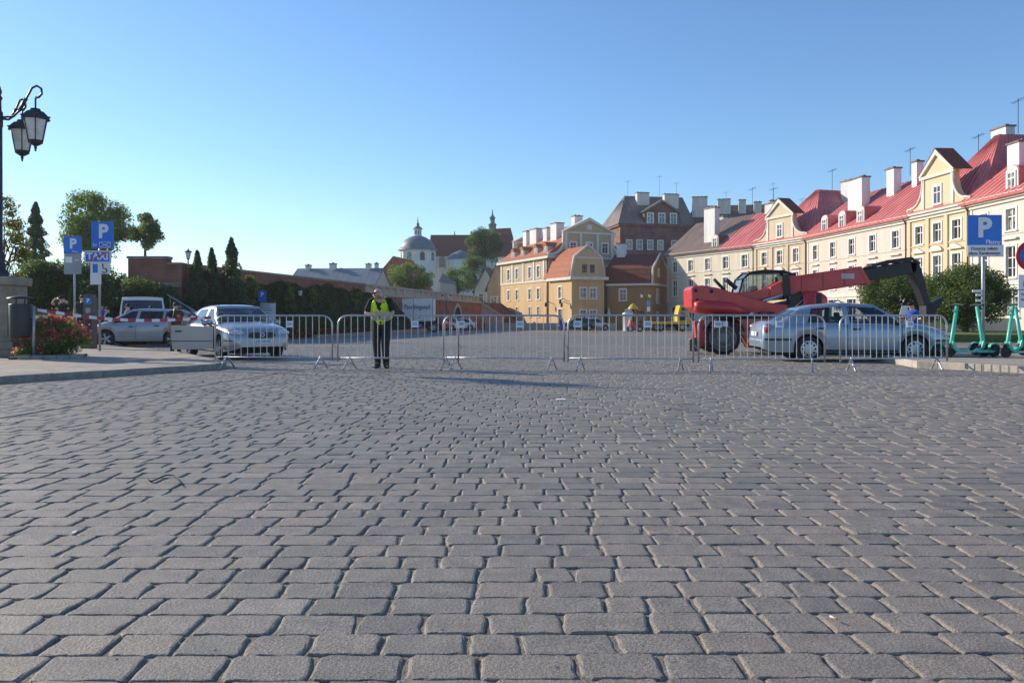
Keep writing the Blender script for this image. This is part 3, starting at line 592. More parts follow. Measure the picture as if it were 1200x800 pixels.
c = MB(fmat(None,bz)); c.box(-.4,5.0,-6.8,-6.3,5.45,5.85); c.box(-.4,.1,-6.3,-.02,5.45,5.8); c.box(4.55,5.0,-6.3,-.02,5.45,5.8); c.build('wing_cornice', M['trim'], b)
prof = [(-.35,5.82),(.35,8.3),(2.3,9.75),(4.25,8.3),(4.95,5.82)]
rf = MB(fmat(None,bz)); rf.ext(prof,-6.15,1.0); rf.build('wing_roof', M['tile'], b)
G = MB(fmat(None,bz)); G.ext([(.05,5.84),(.5,8.2),(2.3,9.55),(4.1,8.2),(4.55,5.84)],-6.42,-6.14); G.build('wing_gable', M['tan'], b)
tr = MB(fmat(None,bz)); P2 = [(-.1,5.84),(.38,8.3),(2.3,9.78),(4.22,8.3),(4.7,5.84)]; tr.tube([(x,-6.33,z) for x,z in P2],.17,6); tr.box(.4,4.2,-6.5,-6.43,8.12,8.28); tr.build('wing_gable_trim', M['trim'], b)
for x in (1.75,2.85): flat_win(b,(x,-6.425,6.35-bz),.6,1.0,'dark')
dp = MB(fmat(None,bz)); dp.tube([(-.12,.25,8.5),(-.12,.25,bz)],.09,6); dp.tube([(4.72,-6.3,5.5),(4.72,-6.3,bz)],.08,6); dp.tube([(-.14,16.4,8.5),(-.14,16.4,bz)],.08,6); dp.build('downpipe', M['black'], b)
for (u,z) in ((.9,2.6),(5.4,2.5),(5.0,2.9)):
    l = MB(fmat(T2,bz)); l.tube([(u,0,z),(u,-.5,z+.25),(u,-.9,z+.1)],.04,5); l.lathe([(.02,.1),(.16,0),(.12,-.4),(.02,-.45)],6,(u,-.9,z)); l.build('wall_lamp', M['black'], b)
# ---- house with dark red mansard roof
bz = -.8; e = V((.9,-.43)).normalized(); b = thing('mansard_house','brown rendered house with dark red mansard roof beside cream end house','building',(17.2-.9*4.3,98+.43*4.3,bz),math.atan2(e.y,e.x))
w = MB(fmat(None,bz)); h1 = [hole(.6,2.9,.8,1.4)]; facade(w,-1.5,4.3,bz-.3,4.9,h1); TR = RIGHT(4.3,0); w.M = fmat(TR,bz); h2 = [hole(2.6,2.6,1.0,1.7),hole(2.6,-.2,1.0,1.6)]; facade(w,0,8,bz-.3,4.9,h2); w.build('wall', M['brown'], b)
win(b,.6,2.9,.8,1.4,None,bz); win(b,2.6,2.6,1.0,1.7,TR,bz); win(b,2.6,-.2,1.0,1.6,TR,bz)
pr = [(-.35,4.95),(.3,6.9),(3.6,8.9),(7.5,6.9),(8.3,4.95)]
rf = MB(fmat(None,bz)); rf.ext(pr,-1.7,4.2,'x'); rf.build('roof', M['dtile'], b)
G = MB(fmat(None,bz)); G.ext([(0,4.9),(.5,6.9),(3.6,8.75),(7.2,6.9),(7.9,4.9)],4.15,4.36,'x'); G.build('gable', M['brown'], b)
tr = MB(fmat(None,bz)); tr.tube([(4.36,y,z) for y,z in [(-.1,4.95)]+pr[1:]],.14,6); tr.box(-1.7,4.6,-.4,.0,4.75,5.0); tr.box(4.3,4.6,0,8,4.75,5.0); tr.build('cornice', M['trim'], b)
flat_win(b,(4.365,2.8,6.0-bz),.6,.9,'bare',R(90))
chimney(b,-1.2,-.1,3.0,3.9,7.5,10.4,bz)
# ---- link wall between them
lk = MB(); lk.box(11.6,14.6,101.5,102.2,-1,4.2); tag(lk.build('link_wall', M['greyr']), 'pale grey link wall between orange and mansard houses', 'wall')
aw = thing('cafe_awning','dark cafe awning under the pale grey link wall','awning',(13.2,100.6,-.8)); MB().ext([(-1.6,0),(-1.6,2.4),(-1.2,2.8),(1.5,2.8),(1.8,2.4),(1.8,0)],0,.9).build('canopy', M['under'], aw)
for i in range(3): MB().lathe([(.05,1.2),(.28,.3),(.03,0)],8,(-1+i*.9,-.2,1.6)).build('folded_parasol', M['white'], aw)
# ---- brick tenements on the hill
def tenement(name, label, loc, rz, L_, D_, z0, z1, zr, wm, rm, cols, rows_, bz, hip=3.5, chims=(), dorm=None, st='std', ants=()):
    b = thing(name, label, 'building', (loc[0],loc[1],bz), rz); hs = [hole(u,z,.85,1.5) for u in cols for z in rows_]
    w = MB(fmat(None,bz)); facade(w,0,L_,z0,z1,hs); w.M = fmat(LEFT(0,D_),bz); hl = [hole(D_*.35,z,1.0,1.7) for z in rows_]; facade(w,0,D_,z0,z1,hl); w.M = fmat(None,bz)
    w.quad((L_,0,z0),(L_,D_,z0),(L_,D_,z1),(L_,0,z1)); w.quad((0,D_,z0),(L_,D_,z0),(L_,D_,z1),(0,D_,z1)); w.build('wall', wm, b)
    for u in cols:
        for z in rows_: win(b,u,z,.85,1.5,None,bz,st)
    for z in rows_: win(b,D_*.35,z,1.0,1.7,LEFT(0,D_),bz,st)
    rf = MB(fmat(None,bz)); rf.add([(-.5,-.5,z1),(L_+.3,-.5,z1),(L_+.3,D_+.5,z1),(-.5,D_+.5,z1),(hip,D_/2,zr),(L_+.3,D_/2,zr)],[(0,1,5,4),(2,3,4,5),(3,0,4),(1,2,5),(0,3,2,1)]); rf.build('roof', rm, b)
    seams([(-.5,D_+.5,z1),(-.5,-.5,z1),(hip,D_/2,zr),(hip,D_/2-.05,zr)], b, 12, m='oldroof', bz=bz, r=.035)
    c = MB(fmat(None,bz)); c.box(-.35,L_,-.35,0,z1-.35,z1-.03); c.box(-.35,0,0,D_,z1-.35,z1-.03); c.build('cornice', wm, b)
    if dorm:
        u0,u1,zt = dorm; d = MB(fmat(None,bz)); d.ext([(u0,z1),(u0,z1+2.2),((u0+u1)/2,zt),(u1,z1+2.2),(u1,z1)],-.2,4); dd = d.build('dormer', wm, b)
        t = MB(fmat(None,bz)); t.ext([(u0-.4,z1+2.1),((u0+u1)/2,zt+.35),(u1+.4,z1+2.1),(u1+.2,z1+1.95),((u0+u1)/2,zt),(u0-.2,z1+1.95)],-.5,4); t.build('dormer_roof', rm, dd)
        for i in range(3): flat_win(dd,(u0+(i+.5)*(u1-u0)/3,-.205,z1+.2-bz),1.0,1.7,st)
    for ch in chims: chimney(b,*ch,bz,mat='trim')
    for an in ants: antenna(b,*an,bz)
    return b
bt = tenement('brick_tenement','tall dark brick tenement with hipped metal roof and gabled attic',(18.2,134),R(10),13,11,4,16.4,22.0,M['obrick'],M['oldroof'],[1.6,3.4,5.3,7.1,9.6,11.4],[8.4,12.2],5,hip=2.6,
    chims=[(4.2,6.4,3.5,4.5,18,22.4),(9.0,11.6,3,4,17,22.2),(11.9,12.7,5.6,6.6,19,22.4)],dorm=(4.2,10.4,20.3),ants=[(3,5,22,2.6),(9,5.5,21.8,4),(12,5,21.6,3)])
tenement('brick_tenement','dark brick tenement with grey chimneys rising behind the cream house',(30.2,137.5),R(-10),17,11,4,16.2,20.6,M['obrick'],M['darkroof'],[2,4,6.5,8.5,11],[8.0,11.8],5,hip=1.5,chims=[(1.0,3.6,2.2,3.2,17,21.8),(5.4,7.6,3,4,17,21.4),(9.0,10.2,3,4,17,21.2),(11.6,12.8,3,4,17,20.8),(14.2,15.8,3,4,17,21)],ants=[(7,5,20,3),(15,5,19.4,5)])
tenement('gabled_tenement','beige rendered tenement glimpsed over the weathered brown roof',(37,125),R(-20),16,10,4,14.0,17.0,M['B'],M['oldroof'],[2,5,8,11],[10.6],5,hip=2,chims=[(2,3.6,2,3,15,17.4),(6,7,3,4,15,17),(9.5,11.5,3,4,15,17.4),(12,13.5,4,5,15,17)],ants=[(8,4,16.6,3)])
# ---- cream cluster left of the orange house
def gabled(name, label, loc, rz, L_, D_, z0, z1, zr, wm, rm, cols, rows_, bz, ww=.8, hh=1.3, chims=(), along='x', fin=None):
    b = thing(name, label, 'building', (loc[0],loc[1],bz), rz); hs = [hole(u,z,ww,hh) for u in cols for z in rows_]
    w = MB(fmat(None,bz)); facade(w,0,L_,z0,z1,hs)
    w.quad((0,0,z0),(0,D_,z0),(0,D_,z1),(0,0,z1)); w.quad((L_,0,z0),(L_,D_,z0),(L_,D_,z1),(L_,0,z1)); w.quad((0,D_,z0),(L_,D_,z0),(L_,D_,z1),(0,D_,z1))
    if along=='x': w.add([(0,0,z1),(0,D_,z1),(0,D_/2,zr)],[(0,1,2)]); w.add([(L_,0,z1),(L_,D_,z1),(L_,D_/2,zr)],[(0,1,2)])
    else: w.add([(0,0,z1),(L_,0,z1),(L_/2,0,zr)],[(0,1,2)]); w.add([(0,D_,z1),(L_,D_,z1),(L_/2,D_,zr)],[(0,1,2)])
    w.build('wall', wm, b)
    for u in cols:
        for z in rows_: win(b,u,z,ww,hh,None,bz)
    rf = MB(fmat(None,bz))
    if along=='x': k = (zr-z1)/(D_/2); rf.ext([(-.4,z1-.4*k),(D_/2,zr),(D_+.4,z1-.4*k),(D_+.4,z1-.4*k+.18),(D_/2,zr+.2),(-.4,z1-.4*k+.18)],-.15,L_+.15,'x')
    else: k = (zr-z1)/(L_/2); rf.ext([(-.4,z1-.4*k),(L_/2,zr),(L_+.4,z1-.4*k),(L_+.4,z1-.4*k+.18),(L_/2,zr+.2),(-.4,z1-.4*k+.18)],-.15,D_+.15,'y')
    rf.build('roof', rm, b)
    for ch in chims: chimney(b,*ch,bz)
    return b
gabled('cream_house','small cream house with dark roof left of the orange house',at(556,0,128).to_2d(),R(-30),4.2,7,0,5.2,8.4,M['A'],M['darkroof'],[1.2,2.8],[3.2,5.6][:1],-.8,chims=[(2.6,4.0,3,4.4,6,10.6)],along='y')
gabled('cream_house','tan gable house wedged against the orange house, with a balcony ledge',at(571,0,124).to_2d(),R(-10),3.0,6,0,5.6,9.0,M['tan'],M['darkroof'],[1.0,2.1],[2.6],-.8,along='y')
# ---- grey roofed range, red hipped roof, church, tower
gr = gabled('grey_roof_range','long low building with grey standing seam roof behind brick wall',at(336,0,112).to_2d(),R(-6),12.6,9,2.4,5.2,7.7,M['E'],M['greyroof'],[],[],3,chims=[(1.2,1.9,4,4.7,7,8.4),(4.8,5.7,4,4.7,7,8.6),(10.2,10.9,4,4.7,7,8.5),(11.4,11.9,4.4,4.9,7,8.6)])
MB(fmat(None,3)).ext([(-.5,4.8),(4.5,7.95),(9.5,4.8)],6.2,6.55,'x').build('party_wall', M['greyroof'], gr)
rb = thing('red_roof_house','house with steep red tiled hipped roof below the church','building',(px(428,132),132,3)); w = MB(fmat(None,3)); w.box(.4,10,.4,8,2.5,5.6); w.build('wall', M['E'], rb)
rf = MB(fmat(None,3)); rf.add([(0,0,5.4),(10.4,0,5.4),(10.4,8.4,5.4),(0,8.4,5.4),(4.0,4.2,11.2),(7.4,4.2,10.4)],[(0,1,5,4),(1,2,5),(2,3,4,5),(3,0,4)]); rf.build('roof', M['tile'], rb)
ch = thing('church','white baroque church with lead dome, lantern and long brown nave roof','building',(px(489.5,200),200,4)); Z = lambda y,d=200: pz(y,d)-4
d = MB(); n = 8; rr = 4.55
d.lathe([(rr,0),(rr,Z(293))],8,smooth=False); d.build('drum', M['stucco'], ch)
for i in range(8):
    a = R(22.5+45*i); o = MB(); o.ext([(-.6,0),(-.6,1.5)]+[(.6*math.cos(R(180-q)),1.5+.6*math.sin(R(q))) for q in range(20,170,20)]+[(.6,1.5),(.6,0)],-.03,.02); ww = o.build('window', M['glass'], ch)
    apo = rr*math.cos(R(22.5))+.04; ww.location = (math.cos(a)*apo,math.sin(a)*apo,Z(306)); ww.rotation_euler = (0,0,a+R(90))
dm = MB(); prof = [(rr+.5,Z(293.5)),(rr+.4,Z(292.5)),(rr-.1,Z(291)),(rr*.93,Z(287.5)),(rr*.75,Z(282)),(rr*.48,Z(278.5)),(1.2,Z(276.6))]; dm.lathe(prof,16); dm.build('dome', M['dome'], ch)
ln = MB(); ln.lathe([(1.2,Z(277)),(1.1,Z(276)),(.95,Z(275.5)),(.95,Z(269.5)),(1.25,Z(269)),(1.25,Z(268.2))],8,smooth=False); l2 = ln.build('lantern', M['stucco'], ch)
MB().lathe([(1.3,Z(268.4)),(.9,Z(266.5)),(.35,Z(264.5)),(.5,Z(263)),(.2,Z(261)),(.05,Z(254.5)),(0,Z(254))],10).build('spire', M['dome'], ch)
for i in range(8):
    a = R(22.5+45*i); o = MB(); o.box(-.16,.16,-.03,.02,Z(275),Z(270.5)); ww = o.build('lantern_window', M['glass'], l2); ww.location = (math.cos(a)*.9,math.sin(a)*.9,0); ww.rotation_euler = (0,0,a+R(90))
nx0, nx1 = px(503,205)-px(489.5,200), px(600,205)-px(489.5,200)
w = MB(); w.box(nx0,nx1,5,14,0,Z(299,205)); w.add([(nx0,5,Z(299,205)),(nx0,14,Z(299,205)),(nx0,9.5,Z(274,208))],[(0,1,2)]); w.build('nave_wall', M['stucco'], ch)
rf = MB(); rf.ext([(4.6,Z(300,205)),(9.5,Z(275,209)),(14.4,Z(300,205))],nx0-.1,nx1,'x'); rf.build('nave_roof', M['dtile'], ch)
MB().lathe([(.35,Z(277)),(.3,Z(273)),(.05,Z(266))],6,(nx0+6.2,9.5,0)).build('ridge_turret', M['dome'], ch)
cxp = px(538,196)-px(489.5,200); MB().lathe([(3.2,0),(3.2,Z(303.5))],14,(cxp,1,0)).build('apse_wall', M['stucco'], ch)
MB().lathe([(3.5,Z(304)),(2.6,Z(298)),(.9,Z(294)),(0,Z(292.5))],14,(cxp,1,0)).build('apse_roof', M['dome'], ch)
for u in (nx0+3.4,): o = MB(); o.ext([(-.8,0),(-.8,2.2),(-.4,2.9),(.4,2.9),(.8,2.2),(.8,0)],4.9,5.02); ww = o.build('window', M['glass'], ch); ww.location = (u,0,Z(312))
tw = thing('convent_tower','green spire turret on brown roof beyond the tall tree','building',(px(577,235),235,5)); Z2 = lambda y: pz(y,235)-5
MB().ext([(-4.6,0),(-4.6,Z2(279)),(-3.8,Z2(269)),(5.4,Z2(267)),(6.2,Z2(279)),(6.2,0)],0,8).build('roof_block', M['dtile'], tw)
MB().lathe([(1.1,Z2(270)),(1.1,Z2(264)),(1.4,Z2(263.5)),(.7,Z2(261)),(.75,Z2(256)),(1.0,Z2(255.6)),(.3,Z2(252)),(.05,Z2(245))],8).build('spire', pm('green_copper',(.1,.2,.19),.6,.2), tw)
# ------------------------------------------------------------------ long brick wall, balustrade, ivy
def wx(d): return -23.4+.17*d
wl = thing('brick_wall','long red brick retaining wall overgrown with ivy behind the square','wall',(wx(36),36,-.2))
ang = math.atan2(1,.17); LW = lambda d: (d-36)/math.sin(ang)
wl.rotation_euler = (0,0,ang)                        # local x runs along the wall away from the camera
def seg(d0,d1,z0,z1,y0,y1,nm,mat): return MB(Matrix.Translation((0,0,.2))).box(LW(d0),LW(d1),y0,y1,z0,z1).build(nm,M[mat],wl)
wl2 = thing('brick_wall','stub of red brick wall facing the white minibus','wall',(px(150,40.2),40.2,-.2)); wL = px(213,40.2)-px(150,40.2); MB().box(0,wL*.72,0,.6,-.3,4.15).build('brickwork',M['brick'],wl2); MB().box(wL*.72,wL,.03,.6,-.3,3.85).build('brickwork',M['brick'],wl2); MB().box(-.05,wL*.72+.03,-.06,.66,4.15,4.27).build('coping',M['stone'],wl2); MB().box(wL*.72+.03,wL,-.04,.64,3.85,3.95).build('coping',M['stone'],wl2); MB().box(wL*.3,wL,-.03,.03,2.7,2.95).build('stone_band',M['stone'],wl2)
seg(40.9,66,-.9,3.58,.02,.7,'brickwork','brick'); seg(66,112,-1.2,2.75,.02,.7,'brickwork','brick')
seg(40.9,66,3.58,3.72,-.06,.78,'coping','stone'); seg(40.9,66,2.55,2.85,-.07,.02,'stone_band','stone')
seg(66,112,2.75,2.95,-.12,.8,'plinth','kerblight'); seg(66,112,3.55,3.7,-.08,.6,'handrail','kerblight')
for i in range(22):
    d = 66.2+i*2.05; seg(d,d+.7,2.95,3.55,0,.45,'baluster_post','kerblight')
    for j in range(3): MB(Matrix.Translation((0,0,.2))).lathe([(.09,2.95),(.14,3.15),(.08,3.4),(.1,3.55)],6,(LW(d+.95+j*.4),.22,0)).build('baluster', M['kerblight'], wl)
arch = MB(); rr = 2.0
arch.ext([(LW(98)+rr*math.cos(R(q)),.2+.0+2.1*math.sin(R(q))) for q in range(0,181,12)]+[(LW(98)-rr,-1),(LW(98)-rr-.45,-1)]+[(LW(98)-(rr+.45)*math.cos(R(q)),.2+2.55*math.sin(R(q))) for q in range(0,181,12)]+[(LW(98)+rr,-1)],-.1,.02); arch.build('arch', M['kerblight'], wl)
dk = MB(); dk.ext([(LW(98)+rr*math.cos(R(q)),.2+2.1*math.sin(R(q))) for q in range(0,181,12)]+[(LW(98)-rr,-1),(LW(98)+rr,-1)],-.02,.015); dk.build('arch_shade', M['under'], wl)  # flat dark sheet, the arch's inner shade put into its colour
st = thing('stair_wall','blue grey and pink stepped stair wall at the end of the balustrade','wall',(px(537,112),112,-.9))
MB().box(0,1.5,0,5,0,4.0).build('end_pier', M['greyr'], st)
MB().ext([(1.5,0),(1.5,3.9),(2.6,3.9),(6.4,1.4),(6.4,0)],.2,4).build('ramp_wall', pm('pink_render',(.5,.36,.3),.9,var=.2,streak=True), st)
MB().ext([(1.5,3.9),(1.5,4.3),(2.7,4.3),(6.5,1.8),(6.5,1.4),(6.4,1.4),(2.6,3.9)],.1,.6).build('ramp_coping', M['kerblight'], st)
MB().ext([(3.6,0),(3.6,3.7),(6,3.7),(8.6,1.8),(9.6,0)],1.2,4).build('brick_flank', M['brick'], st)
pw = MB(); pw.ext([(px(568,99),99),(px(722,96),96),(px(722,96),96.4),(px(568,99),99.4)],-1.0,.12,'z'); tag(pw.build('parapet', M['kerblight']), 'low whitish parapet wall along the far side of the square', 'wall')
# ------------------------------------------------------------------ barriers
BW = 2.47
def barrier():
    t = thing('crowd_barrier','','barrier',(0,0,0),0,'steel crowd barriers across the square'); h = BW/2; f = MB(); rc = .2
    pts = [(-h,0,.17),(-h,0,1.1-rc)]+[(-h+rc-rc*math.cos(R(q)),0,1.1-rc+rc*math.sin(R(q))) for q in (22,45,68,90)]
    pts = pts+[(-p[0],0,p[2]) for p in pts[::-1]]; f.tube(pts,.0185,8); f.tube([(-h,0,.24),(h,0,.24)],.0165,8)
    f.build('frame', M['steel'], t)
    bm = MB().tube([(0,0,.24),(0,0,1.095)],.0075,6).mesh('bar', M['steel'])
    for i in range(17): inst('bar', bm, t, (-h+(i+1)*BW/18,0,0))
    ft = MB()
    for s in (-1,1): ft.tube([(0,0,.255),(.07*s,.22*s,.02),(.075*s,.25*s,.006)],[.02,.018,.022],6)
    ft.tube([(-.035,-.11,.13),(.035,.11,.13)],.01,5)
    fm = ft.mesh('foot', M['steel'])
    for s in (-1,1): inst('foot', fm, t, (s*h*.8,0,0))
    hk = MB(); hk.tube([(h,0,.5),(h+.05,.01,.5),(h+.06,.01,.44)],.009,5); hk.build('hook', M['steel'], t)
    return t
pr = barrier(); BR = [(250,392,16.55,16.4,'first barrier, standing in front of the silver saloon with open door'),(396,537,16.2,16.05,'barrier that the man in the yellow vest leans on'),(520,661,16.3,15.95,'middle barrier overlapping the one with the leaning man, before the orange house'),
    (667,811,16.0,15.75,'barrier in front of the cream end house, left of the red crane'),(818,967,15.7,15.65,'barrier before the wheel of the red crane and car boot'),(973,1121,15.65,16.3,'end barrier before the blue saloon bonnet, beside the scooters')]
for i,(a,b,da,db,lb) in enumerate(BR):
    o = pr if i==0 else copy_tree(pr); p0 = V((px(a,da),da)); p1 = V((px(b,db),db)); c_ = (p0+p1)/2; e = p1-p0
    o.location = (c_.x,c_.y,g(c_.y)); o.rotation_euler = (R((.9,-.6,1.1,-.8,.5,-1.0)[i]),0,math.atan2(e.y,e.x)); o['label'] = 'galvanised steel crowd '+lb if lb.startswith('barrier') else 'galvanised steel '+lb
    if i in (0,2,3,4):
        fx = {0:.35,2:-.86,3:-1.05,4:-.86}[i]; q = MB().box(fx-.075,fx+.075,-.03,-.02,.86,.99).build('notice_plate', M['white_sign'], o)
        MB().box(fx-.05,fx+.05,-.034,-.0302,.9,.96).build('plate_mark', pm('plate_blue',(.3,.42,.6),.5), q)
# ------------------------------------------------------------------ signs
def sign(label, loc, posth, panels, rz=0, pr=.03, name='parking_sign'):
    t = thing(name, label, 'sign', loc, rz); MB().tube([(0,0,-.02),(0,0,posth)],pr,10).build('post', M['greypole'], t)
    MB().ball((0,0,posth),(pr*1.05,pr*1.05,.015)).build('post_cap', M['plastic'], t)
    for (x,z,w,h,mat) in panels:
        p = MB().box(x-w/2,x+w/2,-pr-.022,-pr-.006,z-h/2,z+h/2).build('sign_panel', [M[mat]], t, bev=.004); MB().box(x-w/2-.008,x+w/2+.008,-pr-.006,-pr-.001,z-h/2-.008,z+h/2+.008).build('panel_back', M['grey_sign'], p)
        MB().box(x-.05,x+.05,-pr-.002,pr+.012,z+h*.25-.015,z+h*.25+.015).build('clamp', M['greypole'], p)
    return t
zL = .11
def SX(x,d,cx): return px(x,d)-px(cx,d)
d = 22.0; s = sign('blue parking sign above crossed out taxi plate on grey post','' or (px(117,d),d,zL),pz(259,d)-zL,[(SX(121,d,117),pz(275.5,d)-zL,.61,.73,'blue_sign'),(SX(115.5,d,117),pz(301,d)-zL,.73,.33,'white_sign'),(SX(118.5,d,117),pz(314.5,d)-zL,.54,.3,'white_sign'),(SX(111,d,117)+.05,pz(327,d)-zL,.3,.3,'white_sign')])
y0 = -.03-.024
text('P',.52,M['white_sign'],s,(SX(122,d,117),y0,pz(272,d)-zL),bold=.02); text('3x',.13,M['white_sign'],s,(SX(112,d,117),y0,pz(287,d)-zL)); 
ev = MB(); ex,ez = SX(124,d,117),pz(287,d)-zL
for a,b in (((-.15,-.075),(.15,-.075)),((.15,-.075),(.15,.075)),((.15,.075),(-.15,.075)),((-.15,.075),(-.15,-.075)),((-.15,.075),(.15,-.075)),((-.15,-.075),(.15,.075))): ev.tube([(ex+a[0],y0,ez+a[1]),(ex+b[0],y0,ez+b[1])],.008,4)
ev.build('bay_symbol', M['white_sign'], s)
tx,tz = SX(115.5,d,117),pz(301,d)-zL
MB().box(tx-.33,tx+.33,y0-.001,y0+.001,tz-.135,tz+.135).build('taxi_field', M['blue_sign'], s); text('TAXI',.27,M['white_sign'],s,(tx,y0-.004,tz),bold=.008)
MB().ext([(tx-.33,tz-.13),(tx-.25,tz-.13),(tx+.33,tz+.13),(tx+.25,tz+.13)],y0-.009,y0-.006).build('red_stripe', M['red_sign'], s)
wx_,wz = SX(120,d,117),pz(314.5,d)-zL; wc = MB(); wc.tube([(wx_+.08+.07*math.cos(R(q)),y0-.002,wz-.05+.07*math.sin(R(q))) for q in range(-150,60,20)],.013,5); wc.tube([(wx_+.04,y0-.002,wz+.08),(wx_+.05,y0-.002,wz-.01),(wx_+.13,y0-.002,wz-.015),(wx_+.16,y0-.002,wz-.09)],.014,5); wc.ball((wx_+.035,y0,wz+.105),.022); wc.build('wheelchair_symbol', M['ink'], s)
MB().box(wx_-.24,wx_-.1,y0-.001,y0+.001,wz-.12,wz+.12).build('blue_field', M['blue_sign'], s)
d = 25.4; s = sign('smaller blue parking sign over grey plates behind flower bed',(px(87.5,d),d,zL),pz(277,d)-zL,[(SX(86,d,87.5),pz(287,d)-zL,.57,.53,'blue_sign'),(SX(86,d,87.5),pz(304,d)-zL,.54,.38,'grey_sign'),(SX(86,d,87.5),pz(316,d)-zL,.54,.28,'grey_sign')])
text('P',.42,M['white_sign'],s,(SX(86.5,d,87.5),y0,pz(286,d)-zL),bold=.018); text('Płatny',.08,M['white_sign'],s,(SX(89,d,87.5),y0,pz(295,d)-zL))
MB().box(-.27,-.05,y0-.001,y0+.001,pz(308,d)-zL,pz(301,d)-zL).build('white_patch', M['white_sign'], s); text('24h',.1,M['white_sign'],s,(.1,y0,pz(305,d)-zL))
d = 19.0; zR = .12; s = sign('large blue paid parking sign with white plate beside scooters',(px(1152,d),d,zR),pz(254,d)-zR,[(SX(1152.5,d,1152),pz(270,d)-zR,.79,.71,'blue_sign'),(SX(1153.5,d,1152),pz(294,d)-zR,.83,.27,'white_sign')],pr=.04,rz=R(-3)); y0 = -.04-.024
text('P',.62,M['white_sign'],s,(0,y0,pz(268,d)-zR),bold=.026); text('Płatny',.14,M['white_sign'],s,(.2,y0,pz(284,d)-zR),bold=.002)
text('Dotyczy całego',.1,M['ink'],s,(0,y0,pz(291.5,d)-zR),bold=.002); text('placu Zamkowego',.1,M['ink'],s,(0,y0,pz(297,d)-zR),bold=.002)
for yy,w_ in ((341,.2),(345.5,.12),(352,.12)): MB().box(-.05-w_,-.045,-.02,0,pz(yy,d)-zR-.03,pz(yy,d)-zR+.03).build('bracket_plate', M['white_sign'], s)
d = 17.2; nx = px(1207,d); s = thing('no_stopping_sign','round red and blue no stopping sign over white plates','sign',(nx,d,zR)); MB().tube([(0,0,0),(0,0,pz(278,d)-zR)],.03,10).build('post', M['greypole'], s)
cz = pz(300,d)-zR; MB().lathe([(0,-.05),(.325,-.05),(.33,-.04),(.33,-.032)],32,(0,0,cz),'y').build('sign_panel', M['red_sign'], s); MB().lathe([(0,-.054),(.245,-.054),(.245,-.051)],32,(0,0,cz),'y').build('blue_disc', M['blue_sign'], s)
for q in (45,135): MB(Matrix.Translation((0,0,cz))@Matrix.Rotation(R(q),4,'Y')).box(-.25,.25,-.06,-.055,-.035,.035).build('cross_bar', M['red_sign'], s)
for yy,hh_ in ((331,.33),(350,.4)): MB().box(-.28,.28,-.05,-.035,pz(yy,d)-zR-hh_/2,pz(yy,d)-zR+hh_/2).build('white_plate', M['white_sign'], s)
MB().ext([(-.17,-.1),(-.17,.02),(-.05,.06),(.08,.06),(.14,.02),(.2,0),(.2,-.1)],-.055,-.051).build('tow_symbol', M['ink'], s).location = (0,0,pz(331,d)-zR)
text('Nie dotyczy',.09,M['ink'],s,(0,-.052,pz(345,d)-zR)); text('służb miejskich',.075,M['ink'],s,(0,-.052,pz(351,d)-zR))
d = 46.5; gz = g(d); s = sign('small blue parking sign beside white notice board by ivy wall',(px(307.5,d),d,gz),pz(339,d)-gz,[(0,pz(347,d)-gz,.46,.62,'blue_sign')],pr=.03); text('P',.36,M['white_sign'],s,(0,-.056,pz(345.5,d)-gz),bold=.015)
nb = thing('notice_board','white notice board on two legs before the ivy wall','notice board',(px(312,d),d+.3,gz)); MB().box(-.45,.45,-.03,.03,pz(374,d)-gz,pz(355,d)-gz).build('board', M['white_sign'], nb)
for x in (-.4,.4): MB().box(x-.03,x+.03,.035,.09,0,pz(354,d)-gz).build('leg', M['greypole'], nb)
for i in range(5): MB().box(-.38,.1+.25*((i*7)%3)/3,-.035,-.031,pz(358+i*3,d)-gz,pz(357+i*3,d)-gz).build('notice_text', M['grey_sign'], nb)
# ------------------------------------------------------------------ parking meter, bin, pedestal, lamp
d = 23.7; t = thing('parking_meter','tall dark grey parking meter with small blue P panel','parking meter',(px(106,d),d,zL)); mm = pm('meter_grey',(.09,.085,.08),.55,.2,var=.15)
MB().ext([(-.145,0),(.145,0),(.145,1.5),(.1,1.6),(-.145,1.6)],-.13,.13).build('body', mm, t, bev=.01); MB().box(-.1,.1,-.136,-.13,1.32,1.5).build('blue_panel', M['blue_sign'], t); text('P',.15,M['white_sign'],t,(0,-.139,1.41),bold=.006)
MB().box(-.07,.07,-.14,-.13,1.05,1.2).build('screen', M['grey_sign'], t); MB().box(-.09,.09,-.136,-.13,.55,.85).build('flap', M['plastic'], t)
d = 18.0; t = thing('litter_bin','dark round litter bin with domed lid on a post','litter bin',(px(24,d),d,zL)); bmat = pm('bin_green_grey',(.035,.04,.042),.5,.3,var=.2)
MB().lathe([(0,.48),(.2,.48),(.22,.52),(.235,1.22),(.225,1.24),(.2,1.24)],18).build('drum', bmat, t); MB().lathe([(.27,1.36),(.26,1.38),(.12,1.42),(0,1.43)],18).build('lid', bmat, t)
MB().tube([(.3,0,0),(.3,0,1.2)],.03,8).build('post', M['greypole'], t); [MB().tube([(x_,0,1.23),(x_,0,1.38)],.012,6).build('lid_stay', M['black'], t) for x_ in (-.1,.1)]; MB().tube([(.3,0,.9),(.22,0,.9)],.02,6).build('bracket', M['black'], t)
LD_ = 19.1; d = LD_; LX = px(0,d)
t = thing('stone_pedestal','weathered sandstone lamp pedestal with stepped base and cap','pedestal',(LX+.05,d,zL)); zt = pz(325,d)-zL
MB().box(-.42,.42,-.32,.32,.35,zt-.2).build('block', M['stone'], t, bev=.02); MB().box(-.5,.5,-.4,.4,zt-.2,zt).build('cap', M['stone'], t, bev=.03); MB().box(-.62,.62,-.52,.52,0,.18).build('step', M['stone'], t, bev=.02); MB().box(-.52,.52,-.42,.42,.18,.36).build('step', M['stone'], t, bev=.02)
